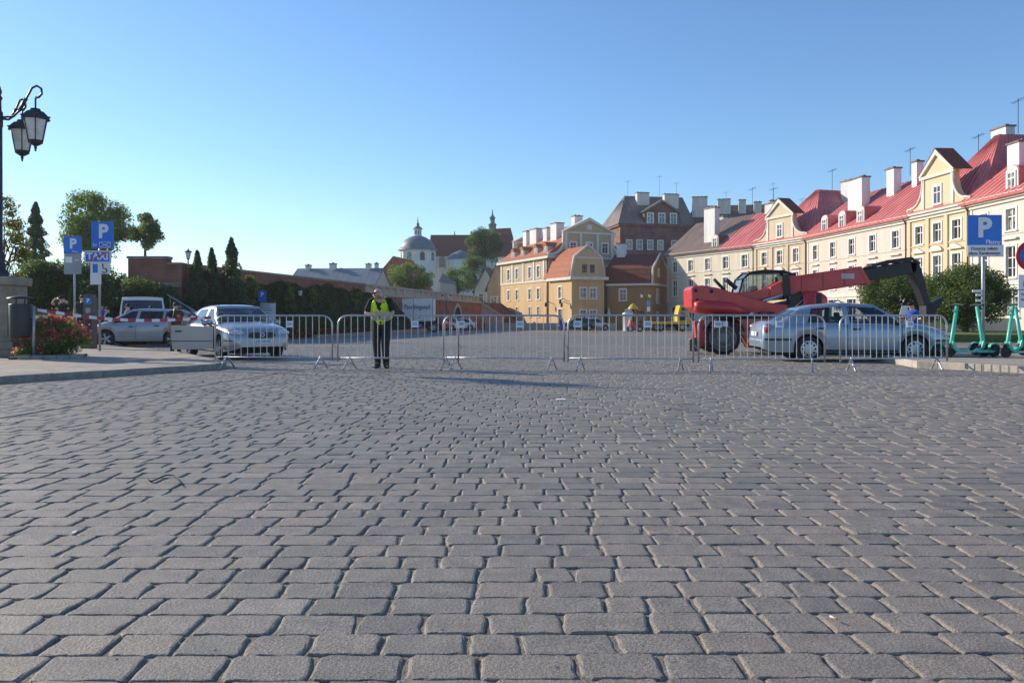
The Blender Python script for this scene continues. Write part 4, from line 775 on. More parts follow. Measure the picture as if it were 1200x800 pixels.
for sx in (-.2,.2): MB().box(sx-.15,sx+.15,-.345,-.32,.5,zt-.35).build('panel', M['stone'], t, bev=.01)
iron = pm('dark_iron',(.03,.03,.045),.45,.5,var=.3)
t = thing('street_lamp','dark iron street lamp with two hanging glass lanterns on curled arms','street lamp',(LX,d,pz(325,d))); LZ = lambda y: pz(y,LD_)-pz(325,LD_)
MB().lathe([(.2,0),(.2,.12),(.12,.2),(.09,.5),(.11,.55),(.06,.62),(.05,LZ(150)),(.065,LZ(148)),(.065,LZ(132)),(.035,LZ(130)),(.03,LZ(118)),(.06,LZ(115)),(.02,LZ(112)),(.045,LZ(108)),(0,LZ(100))],12).build('post', iron, t)
or_ = MB(); 
for k in range(3):
    a0 = R(120*k+20); or_.tube([(.12*math.cos(a0),.12*math.sin(a0),.3),(.3*math.cos(a0),.3*math.sin(a0),.45),(.34*math.cos(a0),.34*math.sin(a0),.7),(.2*math.cos(a0),.2*math.sin(a0),.8),(.16*math.cos(a0),.16*math.sin(a0),.62)],.022,6)
or_.build('scroll', iron, t)
lg = pm('lantern_glass',(.62,.6,.58),.25,var=.25,scale=5); 
def lantern(t, ax, ay, ztop, arm):
    ar = MB(); ar.tube(arm,.026,8); ar.tube([arm[2],V(arm[2]).lerp(V(arm[3]),.8)],.04,8); a = ar.build('arm', iron, t)
    L_ = MB(); n = 6; s8 = .82
    L_.tube([(ax,ay,ztop+.3),(ax,ay,ztop)],.02,6); L_.lathe([(.0,ztop+.02),(.11,ztop),(.13,ztop-.05),(.2,ztop-.08),(.32,ztop-.2),(.33,ztop-.25),(.26,ztop-.26)],n,(ax,ay,0),smooth=False)
    zb = ztop-.8; L_.lathe([(.17,zb+.05),(.18,zb),(.09,zb-.06),(.03,zb-.09),(.04,zb-.13),(.02,zb-.16),(.03,zb-.19),(0,zb-.22)],n,(ax,ay,0))
    for j in range(n):
        q = 2*math.pi*j/n; L_.tube([(ax+.27*math.cos(q),ay+.27*math.sin(q),ztop-.25),(ax+.17*math.cos(q),ay+.17*math.sin(q),zb+.04)],.013,5); L_.ball((ax+.33*math.cos(q),ay+.33*math.sin(q),ztop-.21),.026,6,5)
    l = L_.build('lantern', iron, t)
    MB().lathe([(.255,ztop-.25),(.16,zb+.035)],n,(ax,ay,0),smooth=False).build('lantern_glass', lg, l)
X = lambda x,o=0: px(x,LD_+o)-LX
lantern(t,X(46),-.15,LZ(129.5),[(0,0,LZ(138)),(X(18),-.06,LZ(137)),(X(25),-.08,LZ(131)),(X(36),-.1,LZ(113)),(X(41),-.12,LZ(105)),(X(47),-.13,LZ(102.5)),(X(52.5),-.14,LZ(106)),(X(53.5),-.15,LZ(112)),(X(50),-.15,LZ(116)),(X(46),-.15,LZ(117))])
lantern(t,X(26,.5),.5,LZ(135),[(0,0,LZ(139)),(X(10,.2),.2,LZ(138)),(X(15,.32),.32,LZ(133)),(X(20,.42),.42,LZ(120)),(X(23,.46),.46,LZ(112)),(X(26,.48),.48,LZ(110)),(X(29.5,.5),.5,LZ(113)),(X(30,.5),.5,LZ(119)),(X(28,.5),.5,LZ(122)),(X(26,.5),.5,LZ(124))])
# small lamps further back
def post_lamp(label, x, ytop, d, base, heads=1, group=None):
    t = thing('lamp_post', label, 'street lamp', (px(x,d),d,base), 0, group); h = pz(ytop,d)-base
    MB().lathe([(.1,0),(.09,.5),(.045,.6),(.035,h-.6)],8).build('post', M['black'], t)
    for k in range(heads):
        ax = 0 if heads==1 else (-.42 if k==0 else .42)
        o = MB(); 
        if heads>1: o.tube([(0,0,h-.75),(ax*.6,0,h-.35),(ax,0,h-.1)],.022,6)
        o.lathe([(.02,h),(.05,h-.1),(.2,h-.16),(.21,h-.2)],6,(ax,0,0)); l = o.build('lantern', M['black'], t); MB().lathe([(.1,h-.52),(.04,h-.6),(0,h-.64)],6,(ax,0,0)).build('lantern_base', M['black'], l); MB().lathe([(.17,h-.2),(.1,h-.53)],6,(ax,0,0)).build('lantern_glass', lg, l)
post_lamp('black lantern post standing on top of the brick wall',220.5,291,42,3.0)
post_lamp('twin lantern lamp post among the conifers by the wall',262,326,44,g(44),2); post_lamp('twin lantern lamp post between two saplings by ivy wall',344,337,52,g(52),2)
post_lamp('twin lantern lamp post in front of the brick wall end',523,345,88,g(88),2); post_lamp('twin lantern lamp post beside the yellow flatbed truck',757,343,88,g(88),2)
# ------------------------------------------------------------------ tape
tp = MB(); a, b = at(33,361.5,18.2), at(247,372,20.6); n = 46; pts = []
for i in range(n+1): t_ = i/n; p = a.lerp(b,t_); p.z -= .16*math.sin(math.pi*t_); p.y += .05*math.sin(t_*9); pts.append(p)
for i in range(n): tw_ = .012*math.sin(i*.9); tp.quad(pts[i]+V((0,tw_,-.036)),pts[i+1]+V((0,tw_,-.036)),pts[i+1]+V((0,-tw_,.036)),pts[i]+V((0,-tw_,.036)),i//2%2)
tag(tp.build('barrier_tape', [M['red_sign'],M['white_sign']]), 'red and white barrier tape stretched from litter bin to silver saloon', 'tape')
# ------------------------------------------------------------------ wheels and cars
def tyre_mesh(r, w): return MB().lathe([(r*.66,-w/2),(r*.9,-w/2),(r*.97,-w*.42),(r,-w*.3),(r,w*.3),(r*.97,w*.42),(r*.9,w/2),(r*.66,w/2)],28,ax='y')
def wheel(parent, x, y, r, w, side, spokes=5, hub='hub', style='spoke', rz=0, cover=False):
    t = tyre_mesh(r,w).build('wheel', M['rubber'], parent); t.location = (x,y,r); t.rotation_euler = (0,0,rz); s = side; yo = s*w*.40
    if style=='cap':
        m = MB(); m.lathe([(r*.68,s*w*.46),(r*.62,s*w*.5),(r*.2,s*w*.56),(0,s*w*.57)],24,ax='y'); m.build('rim', M[hub], t)
        h = MB()
        for i in range(10):
            q = 2*math.pi*i/10; h.lathe([(0,s*w*.57),(r*.085,s*w*.565),(r*.085,s*w*.5)],7,(r*.47*math.cos(q),0,r*.47*math.sin(q)),'y')
        h.build('rim_holes', M['under'], t)
    else:
        MB().lathe([(r*.66,s*w*.46),(r*.6,yo*.6),(r*.6,0)],24,ax='y').build('rim', M[hub], t); MB().lathe([(0,0.02*s),(r*.6,.02*s)],20,ax='y').build('rim_back', M['under'], t)
        sp = MB()
        for i in range(spokes):
            q = 2*math.pi*i/spokes; c_,s_ = math.cos(q),math.sin(q); wd = r*.1
            sp.add([(c_*r*.1-s_*wd,yo,s_*r*.1+c_*wd),(c_*r*.1+s_*wd,yo,s_*r*.1-c_*wd),(c_*r*.64+s_*wd*1.3,yo*1.1,s_*r*.64-c_*wd*1.3),(c_*r*.64-s_*wd*1.3,yo*1.1,s_*r*.64+c_*wd*1.3)],[(0,1,2,3)])
        sp.lathe([(0,yo*1.15),(r*.16,yo*1.1),(r*.2,yo*.7)],12,ax='y'); sp.build('spokes', M[hub], t)
    return t
def lerp(a,b,t): return a+(b-a)*t
class Car:
    def __init__(s, name, label, loc, rz, col, L_, W_, xf, xr, wr, hood, belt, keys, zroof, wroof, glass='carglass', group=None, nose=.62, tail=.7, sill=.23, cat='car', wstyle='spoke', spokes=5, seats=True, fine=True, hub='hub', bulge=.1, decals=True, rimw=.2):
        t = s.t = thing(name, label, cat, loc, rz, group); s.L, s.W = L_, W_; s.hood = hood; s.belt = belt; s.xf, s.xr, s.wr = xf, xr, wr; s.sill = sill
        ra = wr+.05; h = W_/2; s.nose, s.tail = nose, tail
        xs = set(np.linspace(-L_/2,L_/2,34).tolist())
        for c in (xf,xr):
            for q in range(0,181,15): xs.add(c+ra*math.cos(R(q)))
        for q in (.02,.05,.1,.16,.24,.34): xs.add(L_/2-q); xs.add(-L_/2+q)
        xs = sorted(x for x in xs if -L_/2<=x<=L_/2); s.secs = [(x,s.section(x)) for x in xs]
        m = MB(); vs = []; n = len(s.secs[0][1])*2-1
        for x,sec in s.secs:
            ring = [(x,-y,z) for y,z in sec]+[(x,y,z) for y,z in sec[-2::-1]]; vs += ring
        fs = [(i*n+j,i*n+j+1,(i+1)*n+j+1,(i+1)*n+j) for i in range(len(xs)-1) for j in range(n-1)]
        m.add(vs,fs,0,True); k = len(xs)-1; m.add(vs[:n],[list(range(n))],0); m.add(vs[k*n:],[list(range(n))],0)
        s.body = m.build('body', col, t)
        MB().box(-L_/2+.25,L_/2-.25,-h+.28,h-.28,.17,.62).box(xr+ra,xf-ra,-h+.1,h-.1,.19,.3).build('underbody', M['under'], t)
        for i,(x,sd) in enumerate(((xf,1),(xf,-1),(xr,1),(xr,-1))): wheel(t,x,sd*(h-.135),wr,rimw,sd,spokes,hub,wstyle)
        # greenhouse on slanted pillars
        gh = MB(); gl = []; N = len(keys); wb = h-.07; nt_ = 5
        def sp(k, u, sd):
            xb,xr_,_ = keys[k]; zb = s.zb(xb)-.01; zt = zroof(xr_); x = lerp(xb,xr_,u); z = lerp(zb,zt,u); y = lerp(wb*s.wf(xb),wroof,u)+.03*math.sin(u*math.pi); return V((x,sd*y,z))
        us = [0,.08,.35,.62,.86,1]
        for sd in (-1,1):
            for k in range(N-1):
                isg = keys[k][2]; pane = MB()
                for a,b in zip(us,us[1:]):
                    q = [sp(k,a,sd),sp(k+1,a,sd),sp(k+1,b,sd),sp(k,b,sd)]
                    (pane if (isg and .07<a and b<.9) else gh).add(q,[(0,1,2,3)],0,True)
                if isg: gl.append(('side_window',pane))
        def cap(k, dirx, nm):
            pane = MB(); G = [0,.08,.35,.62,.88,1]; Yn = [-1,-.93,-.6,-.2,.2,.6,.93,1]
            def pt(u,v): p = sp(k,u,1); return V((p.x+dirx*bulge*(1-v*v)*(1-.4*u),p.y*v,p.z+.02*(1-v*v)))
            for a,b in zip(G,G[1:]):
                for c,d_ in zip(Yn,Yn[1:]):
                    q = [pt(a,c),pt(a,d_),pt(b,d_),pt(b,c)]; (pane if .07<a and b<.95 and abs(c)<.95 and abs(d_)<.95 else gh).add(q,[(0,1,2,3)],0,True)
            gl.append((nm,pane)); return pt
        p1 = cap(0,1,'windscreen'); p2 = cap(N-1,-1,'rear_window')
        Yn = [-1,-.7,-.35,0,.35,.7,1]; xsr = [keys[k][1] for k in range(N)]
        rowsr = [[V((sp(k,1,1).x+(bulge*.6*(1-v*v) if k==0 else (-bulge*.6*(1-v*v) if k==N-1 else 0)),sp(k,1,1).y*v,sp(k,1,1).z+.035*(1-v*v)*(1 if 0<k<N-1 else .57))) for v in Yn] for k in range(N)]
        for a,b in zip(rowsr,rowsr[1:]):
            for j in range(len(Yn)-1): gh.add([a[j],a[j+1],b[j+1],b[j]],[(0,1,2,3)],0,True)
        s.cab = gh.build('cabin', col, t)
        for nm,p in gl: p.build(nm, M[glass], t)
        s.sp = sp
        if seats:
            x0 = (keys[0][1]+keys[-1][1])/2; zs = s.zb(x0)
            for (sx,sy) in ((x0+.35,-.36),(x0+.35,.36),(x0-.55,-.36),(x0-.55,.36)):
                MB(Matrix.Translation((sx,sy,zs))@Matrix.Rotation(R(-14),4,'Y')).box(-.07,.07,-.22,.22,-.45,.12).box(-.05,.05,-.12,.12,.14,.3).build('seat', cl_seat, t, bev=.03)
            sw = MB(Matrix.Translation((keys[0][1]+.12,.36,zs+.02))@Matrix.Rotation(R(65),4,'Y')); sw.lathe([(.17,-.012),(.19,0),(.17,.012),(.155,0),(.17,-.012)],16); sw.build('steering_wheel', M['plastic'], t)
            MB().box(keys[0][1]+.2,keys[0][0]-.15,-h+.2,h-.2,zs-.2,zs+.03).build('dashboard', M['plastic'], t)
    def wf(s,x):
        a = (x+s.L/2)/.55; b = (s.L/2-x)/.6; f = 1
        if a<1: f *= lerp(s.tail,1,math.sqrt(max(0,1-(1-a)**2)))
        if b<1: f *= lerp(s.nose,1,math.sqrt(max(0,1-(1-b)**2)))
        return f
    def zb(s,x): return float(np.interp(x,[p[0] for p in s.belt],[p[1] for p in s.belt]))
    def section(s,x):
        h = s.W/2*s.wf(x); zt = float(np.interp(x,[p[0] for p in s.hood],[p[1] for p in s.hood])); zs = min(s.zb(x),zt-.015); ra = s.wr+.05; zl = s.sill
        e = min((x+s.L/2)/.3,(s.L/2-x)/.3,1); zl = lerp(zl+.12,zl,max(0,e)**.5)
        for c in (s.xf,s.xr):
            if abs(x-c)<ra: zl = max(zl,s.wr+math.sqrt(ra*ra-(x-c)**2))
        zs = max(zs,zl+.06); zt = max(zt,zs+.01); mid = lambda q: lerp(zl,zs,q)
        return [(h-.045,zl),(h-.02,mid(.18)),(h-.005,mid(.4)),(h,mid(.58)),(h-.012,mid(.8)),(h-.035,mid(.95)),(h-.08,zs+.012),(h*.72,lerp(zs,zt,.72)+.005),(h*.35,lerp(zs,zt,.95)),(0,zt)]
    def sy(s,x,z):
        sec = s.section(x); zz = [p[1] for p in sec[:6]]; return float(np.interp(z,zz,[p[0] for p in sec[:6]]))
    def strip(s,nm,mat,x0,x1,z0,z1,side,off=.006,n=14,z2=None,par=None):
        m = MB()
        for i in range(n):
            a,b = lerp(x0,x1,i/n),lerp(x0,x1,(i+1)/n)
            m.quad((a,side*(s.sy(a,z0)+off),z0),(b,side*(s.sy(b,z0)+off),z0),(b,side*(s.sy(b,z1)+off),z1),(a,side*(s.sy(a,z1)+off),z1))
            m.quad((a,side*(s.sy(a,z1)+off),z1),(b,side*(s.sy(b,z1)+off),z1),(b,side*(s.sy(b,z1)-.01),z1+.004),(a,side*(s.sy(a,z1)-.01),z1+.004))
        return m.build(nm,mat,par or s.t)
    def vline(s,nm,x0,z0,x1,z1,side,w=.006,n=8):
        m = MB()
        for i in range(n):
            xa,za,xb,zb = lerp(x0,x1,i/n),lerp(z0,z1,i/n),lerp(x0,x1,(i+1)/n),lerp(z0,z1,(i+1)/n)
            m.quad((xa-w,side*(s.sy(xa,za)+.003),za),(xa+w,side*(s.sy(xa,za)+.003),za),(xb+w,side*(s.sy(xb,zb)+.003),zb),(xb-w,side*(s.sy(xb,zb)+.003),zb))
        return m.build(nm,M['under'],s.t)
    def handle(s,x,z,side): y = s.sy(x,z); return MB().box(x-.09,x+.09,side*y-.018,side*y+.018,z-.022,z+.022).build('door_handle',M['plastic'],s.t,bev=.008)
    def mirror(s,x,z,side,col): y = s.W/2*s.wf(x)-.06; return MB().ball((x,side*(y+.13),z),(.06,.11,.075),10,7).tube([(x,side*(y-.02),z-.05),(x,side*(y+.08),z-.03)],.025,6).build('mirror',col,s.t)
cl_seat = pm('seat_fabric',(.06,.06,.065),.9,var=.2)
# blue-grey liftback side-on (nose to the right)
blu = paint('blue_grey_metallic',(.3,.365,.44),.4,.34); d = 20.2
zr = lambda x: float(np.interp(x,[-2.2,-1.75,-1.3,-.9,-.3,.1,.5,.75,1.5],[.98,1.12,1.31,1.39,1.43,1.43,1.385,1.32,1.0]))
K = [(1.27,.5,0),(1.1,.4,1),(-.16,-.2,0),(-.3,-.33,1),(-1.2,-1.02,0),(-1.6,-1.15,0),(-1.98,-1.3,0)]
c = Car('parked_car','blue grey saloon car parked side-on behind the right barriers',(px(991,d),d,g(d)),R(-4),blu,4.51,1.73,1.37,-1.15,.315,
    [(-2.255,.62),(-2.2,.93),(-2.1,1.0),(-1.7,1.02),(-1.2,1.02),(1.0,.99),(1.3,.985),(1.7,.92),(2.05,.8),(2.2,.7),(2.255,.55)],[(-2.255,.86),(-1.9,.93),(-1,.93),(0,.915),(1,.9),(1.5,.86),(2.0,.76),(2.255,.62)],K,zr,.57,wstyle='cap',nose=.7,tail=.78)
for sd in (-1,1):
    c.strip('bumper_strip',M['plastic'],-2.2,-1.58,.52,.57,sd,.012); c.strip('bumper_strip',M['plastic'],1.8,2.2,.5,.55,sd,.012)
    c.vline('door_gap',-.24,.28,-.24,.9,sd); c.vline('door_gap',1.02,.28,1.05,.86,sd); c.vline('door_gap',-.78,.6,-1.15,.92,sd)
    c.handle(-.9,.82,sd); c.handle(-.02,.8,sd); c.mirror(.92,.97,sd,M['plastic']); c.strip('side_marker',M['plastic'],1.22,1.28,.73,.755,sd,.008,2)
    MB().ball((2.1,sd*.62,.67),(.13,.2,.08)).build('headlight',M['lens'],c.t); MB().ball((-2.12,sd*.72,.8),(.1,.1,.14)).build('tail_light',M['redlens'],c.t); MB().ball((-2.135,sd*.715,.86),(.1,.1,.05)).build('reversing_light',M['lens'],c.t)
    c.strip('sill_strip',M['plastic'],-.75,.95,.24,.3,sd,.008)
MB().box(-2.29,-2.27,-.26,.26,.62,.73).build('number_plate',M['white_sign'],c.t); MB().box(2.25,2.262,-.3,.3,.56,.68).build('grille',M['plastic'],c.t)
MB().box(-2.27,-2.1,-.7,.7,.4,.56).build('rear_bumper',blu,c.t,bev=.05)
# silver saloon with open door, nose towards the right of the camera
sil = paint('silver_metallic',(.36,.375,.4),.5,.32); hd = R(-52)
zr2 = lambda x: float(np.interp(x,[-2.2,-1.8,-1.4,-.6,.1,.5,.8,1.5],[.98,1.08,1.26,1.4,1.425,1.4,1.35,1.0]))
K2 = [(1.28,.45,0),(1.12,.35,1),(.18,.12,0),(.05,.0,1),(-.95,-.75,0),(-1.1,-.9,0),(-1.75,-1.15,0)]
fw = V((math.cos(hd),math.sin(hd))); cx2 = V((px(306,20.6),20.6))-fw*2.2
c = Car('parked_car','silver saloon car with its front passenger door wide open',(cx2.x,cx2.y,g(22.5)),hd,sil,4.57,1.72,1.36,-1.25,.31,
    [(-2.285,.6),(-2.2,.95),(-2.1,1.0),(-1.3,1.02),(1.0,1.0),(1.3,.99),(1.8,.92),(2.1,.82),(2.22,.72),(2.285,.52)],[(-2.285,.86),(-1.9,.93),(-1,.93),(0,.915),(1,.9),(1.5,.86),(2.0,.78),(2.285,.62)],K2,zr2,.58,nose=.66,tail=.74)
for sd in (-1,1):
    MB().ball((2.06,sd*.58,.7),(.2,.23,.085)).build('headlight',M['lens'],c.t); MB().ball((2.17,sd*.55,.42),(.08,.13,.06)).build('fog_light',M['lens'],c.t); c.mirror(.9,.97,sd,sil)
    c.strip('bumper_line',M['plastic'],1.85,2.2,.5,.525,sd,.008); MB().ball((-2.2,sd*.6,.78),(.1,.18,.1)).build('tail_light',M['redlens'],c.t); c.handle(-.66,.82,sd)
MB().box(2.265,2.3,-.26,.26,.43,.54).build('number_plate',M['white_sign'],c.t,bev=.004); text('LLB 1A902',.1,M['ink'],c.t,(2.302,0,.485),(R(90),0,R(90)))
MB().ext([(-.36,.62),(-.3,.72),(.3,.72),(.36,.62),(.25,.58),(-.25,.58)],2.2,2.295,'x').build('grille',M['plastic'],c.t); MB().lathe([(.035,2.3),(.05,2.305),(.06,2.3)],12,(0,0,.655),'x').build('badge',M['hub'],c.t); MB().box(2.2,2.27,-.55,.55,.33,.41).build('lower_intake',M['under'],c.t)
c.strip('door_opening_shade',M['under'],.2,1.05,.3,.88,-1,.012)  # dark sheet over the closed side paints in the shaded cabin opening
dr = bpy.data.objects.new('door',MB(Matrix()).ext([(0,.3),(.06,.27),(1.08,.26),(1.12,.6),(1.12,.9),(0,.86)],-.05,.05).mesh('door',sil)); C.objects.link(dr); dr.parent = c.t; dr.location = (1.05,-.84,0); dr.rotation_euler = (0,0,R(-129))
bb = dr.modifiers.new('b','BEVEL'); bb.width = .02; bb.segments = 2
MB().tube([(.02,0,.86),(.3,0,1.02),(.68,.02,1.3),(.8,.03,1.34),(1.02,.03,1.34),(1.1,.02,.9)],.022,6).build('window_frame',M['plastic'],dr); MB().add([(.06,0,.88),(.34,0,1.03),(.7,.02,1.28),(1.0,.03,1.32),(1.07,.02,.89)],[(0,1,2,3,4)]).build('door_window',M['carglass'],dr)
MB().box(.84,1.0,.05,.075,.72,.76).box(.84,1.0,-.075,-.05,.72,.76).build('door_handle',M['plastic'],dr); MB().box(.02,1.1,.05,.062,.47,.49).box(.02,1.1,-.062,-.05,.47,.49).build('rub_strip',M['plastic'],dr); MB().ball((.2,.12,.95),(.07,.1,.075)).build('mirror',sil,dr)
# silver hatchback side-on, nose to the left
d = 32.0; zr3 = lambda x: float(np.interp(x,[-2.1,-1.9,-1.5,-.6,.2,.6,1.2,1.6],[1.0,1.28,1.42,1.48,1.48,1.44,1.22,1.0]))
K3 = [(1.5,.35,0),(1.25,.2,1),(.18,.1,0),(.05,-.02,1),(-.9,-.9,0),(-1.0,-1.0,1),(-1.65,-1.5,0),(-1.98,-1.75,0)]
c = Car('parked_car','silver hatchback parked side-on behind the parking meter',(px(113,d)+2.1,d,g(d)),R(180),paint('light_silver',(.36,.37,.385),.45,.33),4.2,1.76,1.3,-1.3,.32,
    [(-2.1,.6),(-2.06,1.0),(-1.9,1.05),(1.2,1.05),(1.5,1.0),(1.85,.86),(2.02,.7),(2.1,.5)],[(-2.1,.95),(-1.5,1.0),(0,.94),(1,.92),(1.5,.88),(1.9,.75),(2.1,.6)],K3,zr3,.6,glass='darkglass',nose=.66,tail=.8)
for sd in (-1,1): MB().ball((1.85,sd*.66,.72),(.2,.16,.09)).build('headlight',M['lens'],c.t); c.vline('door_gap',.12,.3,.1,.9,sd); c.vline('door_gap',1.05,.3,1.1,.86,sd); c.handle(.3,.8,sd); c.handle(-.7,.83,sd); c.mirror(1.0,1.0,sd,M['hub']); MB().ball((-2.0,sd*.72,.9),(.08,.1,.2)).build('tail_light',M['redlens'],c.t)
# white van facing away
d = 34.3; wv = paint('white_van_paint',(.62,.63,.66),0,.4); zr4 = lambda x: float(np.interp(x,[-2.4,-2.2,0,1,1.6,2],[1.95,2.03,2.05,2.0,1.6,1.2]))
K4 = [(1.9,1.1,0),(1.7,1.0,1),(.8,.7,0),(.6,.5,1),(-.6,-.6,0),(-.8,-.8,1),(-2.1,-2.0,0),(-2.38,-2.25,0)]
c = Car('parked_van','white minibus parked tail-on beyond the silver hatchback','' or (px(166,d)-.9,d+2.2,g(d)),R(113),wv,4.8,1.95,1.6,-1.5,.33,[(-2.4,.6),(-2.37,1.15),(1.6,1.15),(1.9,1.1),(2.3,.9),(2.4,.6)],[(-2.4,1.05),(1.5,1.05),(2.4,.75)],K4,zr4,.8,glass='darkglass',nose=.8,tail=.92,cat='van')
for sd in (-1,1): MB().box(-2.42,-2.36,sd*.85-.07,sd*.85+.07,.75,1.2).build('tail_light',M['redlens'],c.t)
# far cars
def small_car(label, x, d, rz, col, long=4.1, group='cars parked at the far side of the square'):
    h = long/2; zz = lambda x_: float(np.interp(x_,[-h,-h*.75,-h*.3,h*.2,h*.5],[1.0,1.35,1.45,1.42,1.2]))
    return Car('distant_car',label,(px(x,d),d,g(d)),rz,col,long,1.7,h*.62,-h*.62,.31,[(-h,.6),(-h+.05,.95),(-h*.8,1.0),(h*.5,1.0),(h*.85,.85),(h,.5)],[(-h,.88),(0,.92),(h*.5,.88),(h,.62)],[(h*.55,h*.15,0),(h*.5,h*.1,1),(0,0,0),(-.1,-.1,1),(-h*.6,-h*.5,0),(-h*.85,-h*.65,0)],zz,.58,glass='darkglass',seats=False,group=group)
small_car('white car parked by the brick wall end near the arch',538,95,R(200),paint('white_car',(.7,.71,.72),0,.35),3.7)
small_car('red car tucked behind the white lorry',505,82,R(160),paint('red_car',(.3,.03,.03),0,.35),3.8)
small_car('dark estate car before the orange house wing',676,93,R(185),paint('dark_car',(.05,.06,.07),.3,.35),4.3)
small_car('pale silver car beside the dark estate car',697,94.5,R(5),paint('pale_car',(.5,.53,.57),.3,.35),3.6)
# ------------------------------------------------------------------ red rotating telehandler
red = pm('red_machine_paint',(.56,.03,.034),.42,var=.14,scale=2.5,dirt=(.33,.05,.045),coat=.25); salmon = pm('faded_red_panel',(.46,.12,.08),.5,var=.15,scale=3,dirt=(.4,.15,.11))
d = 25.0; k = d/F; gz = g(d); t = thing('telehandler','red rotating telehandler with telescopic boom laid forward and black jib','telehandler',(px(905,d),d,gz),R(0))
q_ = lambda x,y: ((x-905)*k, EYE+(369-y)*k-gz)
def tp_(pts): return [q_(*p) for p in pts]
MB().ext(tp_([(805,340),(808,336),(818,335),(836,338),(862,346),(896,355),(930,359),(956,362),(956,371),(900,372),(850,370),(815,367),(806,360)]),-.55,.55).build('turret',red,t,bev=.03)
cw = MB(); cw.tube([(q_(808,0)[0],-.62,q_(0,359)[1]),(q_(812,0)[0],-.62,q_(0,359)[1]),(q_(850,0)[0],-.6,q_(0,362)[1]),(q_(872,0)[0],-.5,q_(0,366)[1])],[.12,.2,.2,.08],12); cw.build('counterweight',red,t)
MB().ext(tp_([(800+5,338),(820,336),(832,341),(838,352),(826,356),(806,352)]),-.62,-.56).build('pivot_plate',red,t,bev=.02)
bm_ = MB(); bm_.ext(tp_([(836,339),(856,343),(885,341),(920,333),(928,327),(928,347),(905,352),(870,351),(848,346)]),-.24,.24); bm_.build('boom_base',red,t,bev=.02)
bs = MB(); bs.ext(tp_([(899,337),(920,325),(1005,312.5),(1014,332.5),(920,347.5),(899,349)]),-.3,.3); bs.build('boom',red,t,bev=.035)
MB().ext(tp_([(912,324),(921,322.5),(923,349),(915,351)]),-.33,.33).build('boom_band',M['plastic'],t)
MB().ext(tp_([(1005,313.5),(1016,333),(1012,334.5),(1001,315)]),-.31,.31).build('boom_collar',red,t)
bk = pm('black_boom_steel',(.02,.021,.023),.45,.3,var=.3)
MB().ext(tp_([(1006,316),(1062,306.5),(1072,309),(1070,320),(1012,330)]),-.2,.2).build('inner_boom',bk,t,bev=.02)
hs = MB()
for i in range(3): hs.tube([(q_(1008+i*2,0)[0],-.22+.06*i,q_(0,315-i)[1]),(q_(1035,0)[0],-.24,q_(0,309-i*1.3)[1]),(q_(1064,0)[0],-.22,q_(0,304.5-i)[1]),(q_(1074,0)[0],-.22,q_(0,309)[1])],.03,6)
hs.build('hose_bundle',bk,t)
for xx,yy in ((1020,311),(1034,309),(1048,306.5),(1060,305)): MB().box(q_(xx,0)[0]-.08,q_(xx,0)[0]+.08,-.26,.1,q_(0,yy+2)[1],q_(0,yy-2)[1]).build('hose_clamp',bk,t)
MB().ext(tp_([(1062,306),(1073,307),(1077,318),(1084,345),(1088,356),(1080,358),(1074,340),(1066,322)]),-.2,.2).build('jib',bk,t,bev=.02)
MB().ext(tp_([(1081,356),(1089,357),(1099,350),(1103,348),(1099,356),(1093,364),(1092,374),(1086,378),(1081,370)]),-.22,.22).build('carriage',pm('grey_worn_steel',(.03,.03,.031),.6,.3,var=.4,scale=5),t,bev=.02)
cy = MB(); cy.tube([(q_(862,0)[0],-.1,q_(0,338)[1]),(q_(850,0)[0],-.1,q_(0,328)[1])],.07,8); cy.tube([(q_(848,0)[0],-.1,q_(0,340)[1]),(q_(836,0)[0],-.05,q_(0,327)[1])],.05,8); cy.build('hydraulic_cylinder',bk,t)
hz_ = MB()
for i in range(4): hz_.tube([(q_(845,0)[0],-.28-.03*i,q_(0,340+i)[1]),(q_(862,0)[0],-.3,q_(0,349+i)[1]),(q_(885,0)[0],-.32,q_(0,352.5+i*.5)[1]),(q_(905,0)[0],-.3,q_(0,349)[1])],.028,6)
hz_.build('hose_bundle',bk,t)
cb = MB(); cabp = tp_([(870,345),(875,326),(884,318.5),(900,316),(924,317),(936,321),(944,334),(946,348)]); cb.ext(cabp,.42,1.25); 
wf_ = MB()
for a,b in zip(cabp,cabp[1:]):
    for y in (.4,1.27): wf_.tube([(a[0],y,a[1]),(b[0],y,b[1])],.035,6)
for pp in cabp: wf_.tube([(pp[0],.4,pp[1]),(pp[0],1.27,pp[1])],.03,6)
wf_.tube([(q_(921,0)[0],.4,q_(0,317)[1]),(q_(921,0)[0],.4,q_(0,348)[1])],.05,6); wf_.ext(tp_([(884,318.5),(900,315.5),(924,316.5),(930,319),(884,320.5)]),.4,1.27)
fr_ = wf_.build('cab_frame',bk,t); cb.build('cab_glass',M['carglass'],fr_)
MB().ext(tp_([(884,348),(888,334),(894,334),(898,348)]),.6,1.0).build('cab_seat',bk,t)
eh = MB(); eh.lathe([(.0,q_(963,0)[0]),(.2,q_(962,0)[0]),(.3,q_(956,0)[0]),(.34,q_(944,0)[0]),(.34,q_(932,0)[0])],14,(0,-.35,q_(0,354)[1]),'x'); eh.build('engine_hood',red,t)
MB().ext(tp_([(918,347),(934,344),(940,363),(916,364)]),-.6,-.3).build('engine_grille',bk,t)
MB().ext(tp_([(900,356),(918,352),(922,362),(900,362)]),-.5,-.2).build('turret_gap',bk,t)
MB().ext(tp_([(842,376),(845,371),(990,371),(1000,380),(1000,400),(850,400)]),-.62,.62).build('chassis',M['under'],t)
MB().ext(tp_([(853,374),(885,373),(960,373),(966,385),(962,404),(884,406),(866,406),(858,390)]),-1.02,-.6).build('side_tank',salmon,t,bev=.03)
